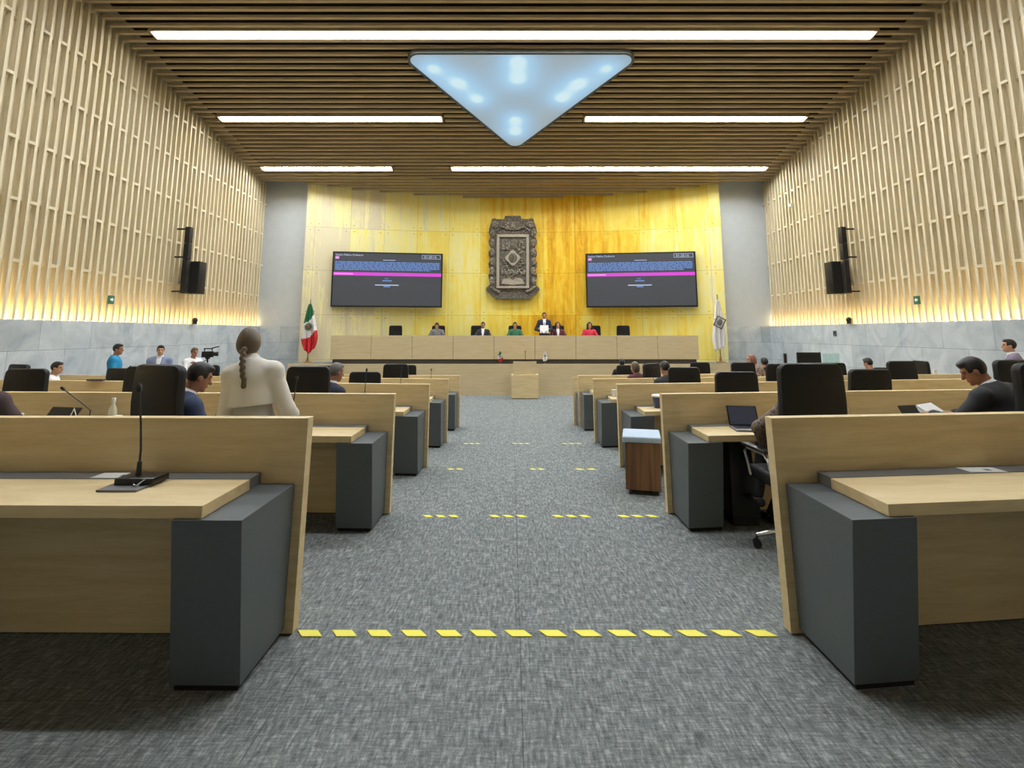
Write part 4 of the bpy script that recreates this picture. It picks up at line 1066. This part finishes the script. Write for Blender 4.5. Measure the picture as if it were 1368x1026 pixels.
cup('blue tub with a white lid on the third-row desk by the aisle', 1.90, rowY(3, 1.9)-.20, fl(3)+TT+.001, .14, .085, 'bluecup', 'white')
cup('tall white cup on the fourth-row desk by the aisle', 1.72, rowY(4, 1.72)-.20, fl(4)+TT+.001, .12, .045)
cup('white cup on top of the desk screen near the edge-on chair', 8.10, rowY(4, 8.1)+.042, fl(4)+1.051, .09, .035)
t = thing('folded_cloth', 'dark flat pouch lying on a desk screen in the third row', 'pouch', (-5.9, rowY(3, -5.9)+.042, fl(3)+1.051), -5)
mb = MB(); mb.box(-.13, .13, -.036, .036, 0, .022, bev=.009); mb.build('pouch', M['brown_jacket'], t); mb = MB(); mb.box(-.12, .12, -.037, -.036, .008, .014); mb.build('zip', M['plastic'], t, smooth=False)
# monitor, post and clear screen in the fourth row
t = thing('desk_monitor', 'black framed monitor on a stand in the fourth row by the marble wall', 'monitor', (5.33, rowY(4, 5.33)-.22, fl(4)+TT+.001), 4)
mb = MB(); mb.box(-.12, .12, -.09, .09, 0, .012, bev=.004); mb.cone((0, .03, .01), (0, .03, .48), .02, .016); mb.build('stand', M['plastic'], t)
mb = MB(); mb.box(-.22, .22, -.02, .02, .44, .72, bev=.006); f = mb.build('frame', M['plastic'], t)
mb = MB(); mb.box(-.19, .19, -.022, -.0202, .47, .53); mb.box(-.19, .19, -.022, -.0202, .53, .69); mb.build('display', M['blackfab'], f, smooth=False)
mb = MB(); mb.box(-.19, .19, -.0235, -.0225, .465, .535); mb.build('pale_strip', M['greywall'], f, smooth=False)
t = thing('camera_post', 'slim black upright post beside the framed monitor', 'post', (4.88, rowY(4, 4.88)-.2, fl(4)+TT+.001))
mb = MB(); mb.box(-.06, .06, -.06, .06, 0, .015, bev=.004); mb.build('foot', M['plastic'], t); mb = MB(); mb.box(-.022, .022, -.02, .02, .015, .70, bev=.004); mb.build('post', M['plastic'], t)
t = thing('clear_screen', 'low clear desk screen beside the framed monitor', 'screen', (5.78, rowY(4, 5.78)-.2, fl(4)+TT+.001))
gm, gnt, gb = new_mat('clear_acrylic'); gb.inputs['Transmission Weight'].default_value = 1; gb.inputs['Base Color'].default_value = srgb(214, 236, 228); gb.inputs['Roughness'].default_value = .05; gb.inputs['IOR'].default_value = 1.05
mb = MB(); mb.box(-.15, .15, -.004, .004, .02, .69); mb.build('sheet', gm, t, smooth=False)
mb = MB(); mb.box(-.16, .16, -.04, .04, 0, .02, bev=.004); mb.build('foot', M['white'], t)
# wheeled seat-cabinet, tall black cabinet and bag
t = thing('mobile_cabinet', 'walnut cabinet on castors with a pale blue cushion beside the aisle', 'cabinet', (1.42, 5.98, fl(3)), -13)
mb = MB(); mb.box(-.18, .19, -.07, .40, .05, .535, bev=.004); mb.build('body', M['walnut'], t, smooth=False)
mb = MB(); mb.box(-.205, .21, -.09, .42, .541, .605, bev=.02, seg=3); mb.build('cushion', M['bluegrey'], t)
mb = MB(); mb.box(-.155, .175, -.06, .39, .535, .542); mb.build('cushion_base', M['plastic'], t, smooth=False)
for a in (-.13, .15):
    for b_ in (-.03, .35):
        mb = MB(); mb.cone((a-.012, b_, .025), (a+.012, b_, .025), .025, .025, 12); mb.cone((a, b_, .03), (a, b_, .05), .008, .008, 8); mb.build('castor', M['plastic'], t)
t = thing('tower_cabinet', 'tall black cabinet under the second-row desk beside the grey pedestal', 'cabinet', (1.98, rowY(2, 1.98)-.19, fl(2)))
mb = MB(); mb.add([(-.12, -.18, .08), (.12, -.18, .08), (.12, .15, .08), (-.12, .15, .08), (-.12, -.18, .68), (.06, -.18, .68), (.06, .15, .68), (-.12, .15, .68)], [[0, 3, 2, 1], [4, 5, 6, 7], [0, 1, 5, 4], [1, 2, 6, 5], [2, 3, 7, 6], [3, 0, 4, 7]]); mb.build('case', M['plastic'], t, smooth=False)
mb = MB(); mb.box(-.11, .11, -.16, .13, 0, .08); mb.build('base', M['blackfab'], t, smooth=False)
# camera on its tripod
t = thing('video_camera', 'black video camera mounted on the tripod by the marble wall', 'camera', (-7.25, 12.70, .93), -70)
mb = MB(); mb.box(-.055, .055, -.13, .12, 0, .14, bev=.012); mb.build('body', M['plastic'], t)
mb = MB(); mb.cone((0, .12, .075), (0, .22, .075), .045, .052); mb.build('lens', M['plastic'], t)
mb = MB(); mb.box(-.02, .02, -.10, .10, .19, .215, bev=.006); mb.cone((0, -.08, .14), (0, -.08, .2), .01, .01); mb.cone((0, .08, .14), (0, .08, .2), .01, .01); mb.build('handle', M['plastic'], t)
mb = MB(); mb.tube([(.0, .05, .20), (0, .16, .24), (0, .22, .25)], .014); mb.build('microphone', M['blackfab'], t)
t = thing('tripod', 'black tripod under the video camera by the marble wall', 'tripod', (-7.25, 12.70, ZF))
mb = MB(); mb.cone((0, 0, .95), (0, 0, 1.44), .02, .018); mb.cone((0, 0, 1.44), (0, 0, 1.478), .05, .055); mb.tube([(0, 0, 1.43), (-.16, -.05, 1.33), (-.25, -.08, 1.28)], .009); mb.build('centre_column', M['plastic'], t)
for i in range(3):
    a = 2*PI*i/3+.5; mb = MB(); mb.tube([(math.cos(a)*.03, math.sin(a)*.03, 1.22), (math.cos(a)*.40, math.sin(a)*.40, .012)], [.014, .012]); mb.build('leg', M['plastic'], t)

# ------------------------------------------------------------------ camera, world, view
F, PITCHUP, PPY = 700.0, R(8.2231), 343.84
cd = bpy.data.cameras.new('camera'); cam = bpy.data.objects.new('camera', cd); COL.objects.link(cam)
cam.location = (0, 0, 1.5); cam.rotation_euler = (R(90)+PITCHUP, 0, 0)
cd.sensor_width = 36; cd.lens = F/1368*36; cd.shift_y = -(513-PPY)/1368; cd.clip_start = .05
SC.camera = cam
w = bpy.data.worlds.new('world'); SC.world = w; w.use_nodes = True
w.node_tree.nodes['Background'].inputs[0].default_value = (.5, .5, .5, 1); w.node_tree.nodes['Background'].inputs[1].default_value = .1
SC.view_settings.view_transform = 'Standard'; SC.view_settings.look = 'None'; SC.view_settings.gamma = 1
SC.view_settings.use_curve_mapping = False; SC.view_settings.exposure = EXPO
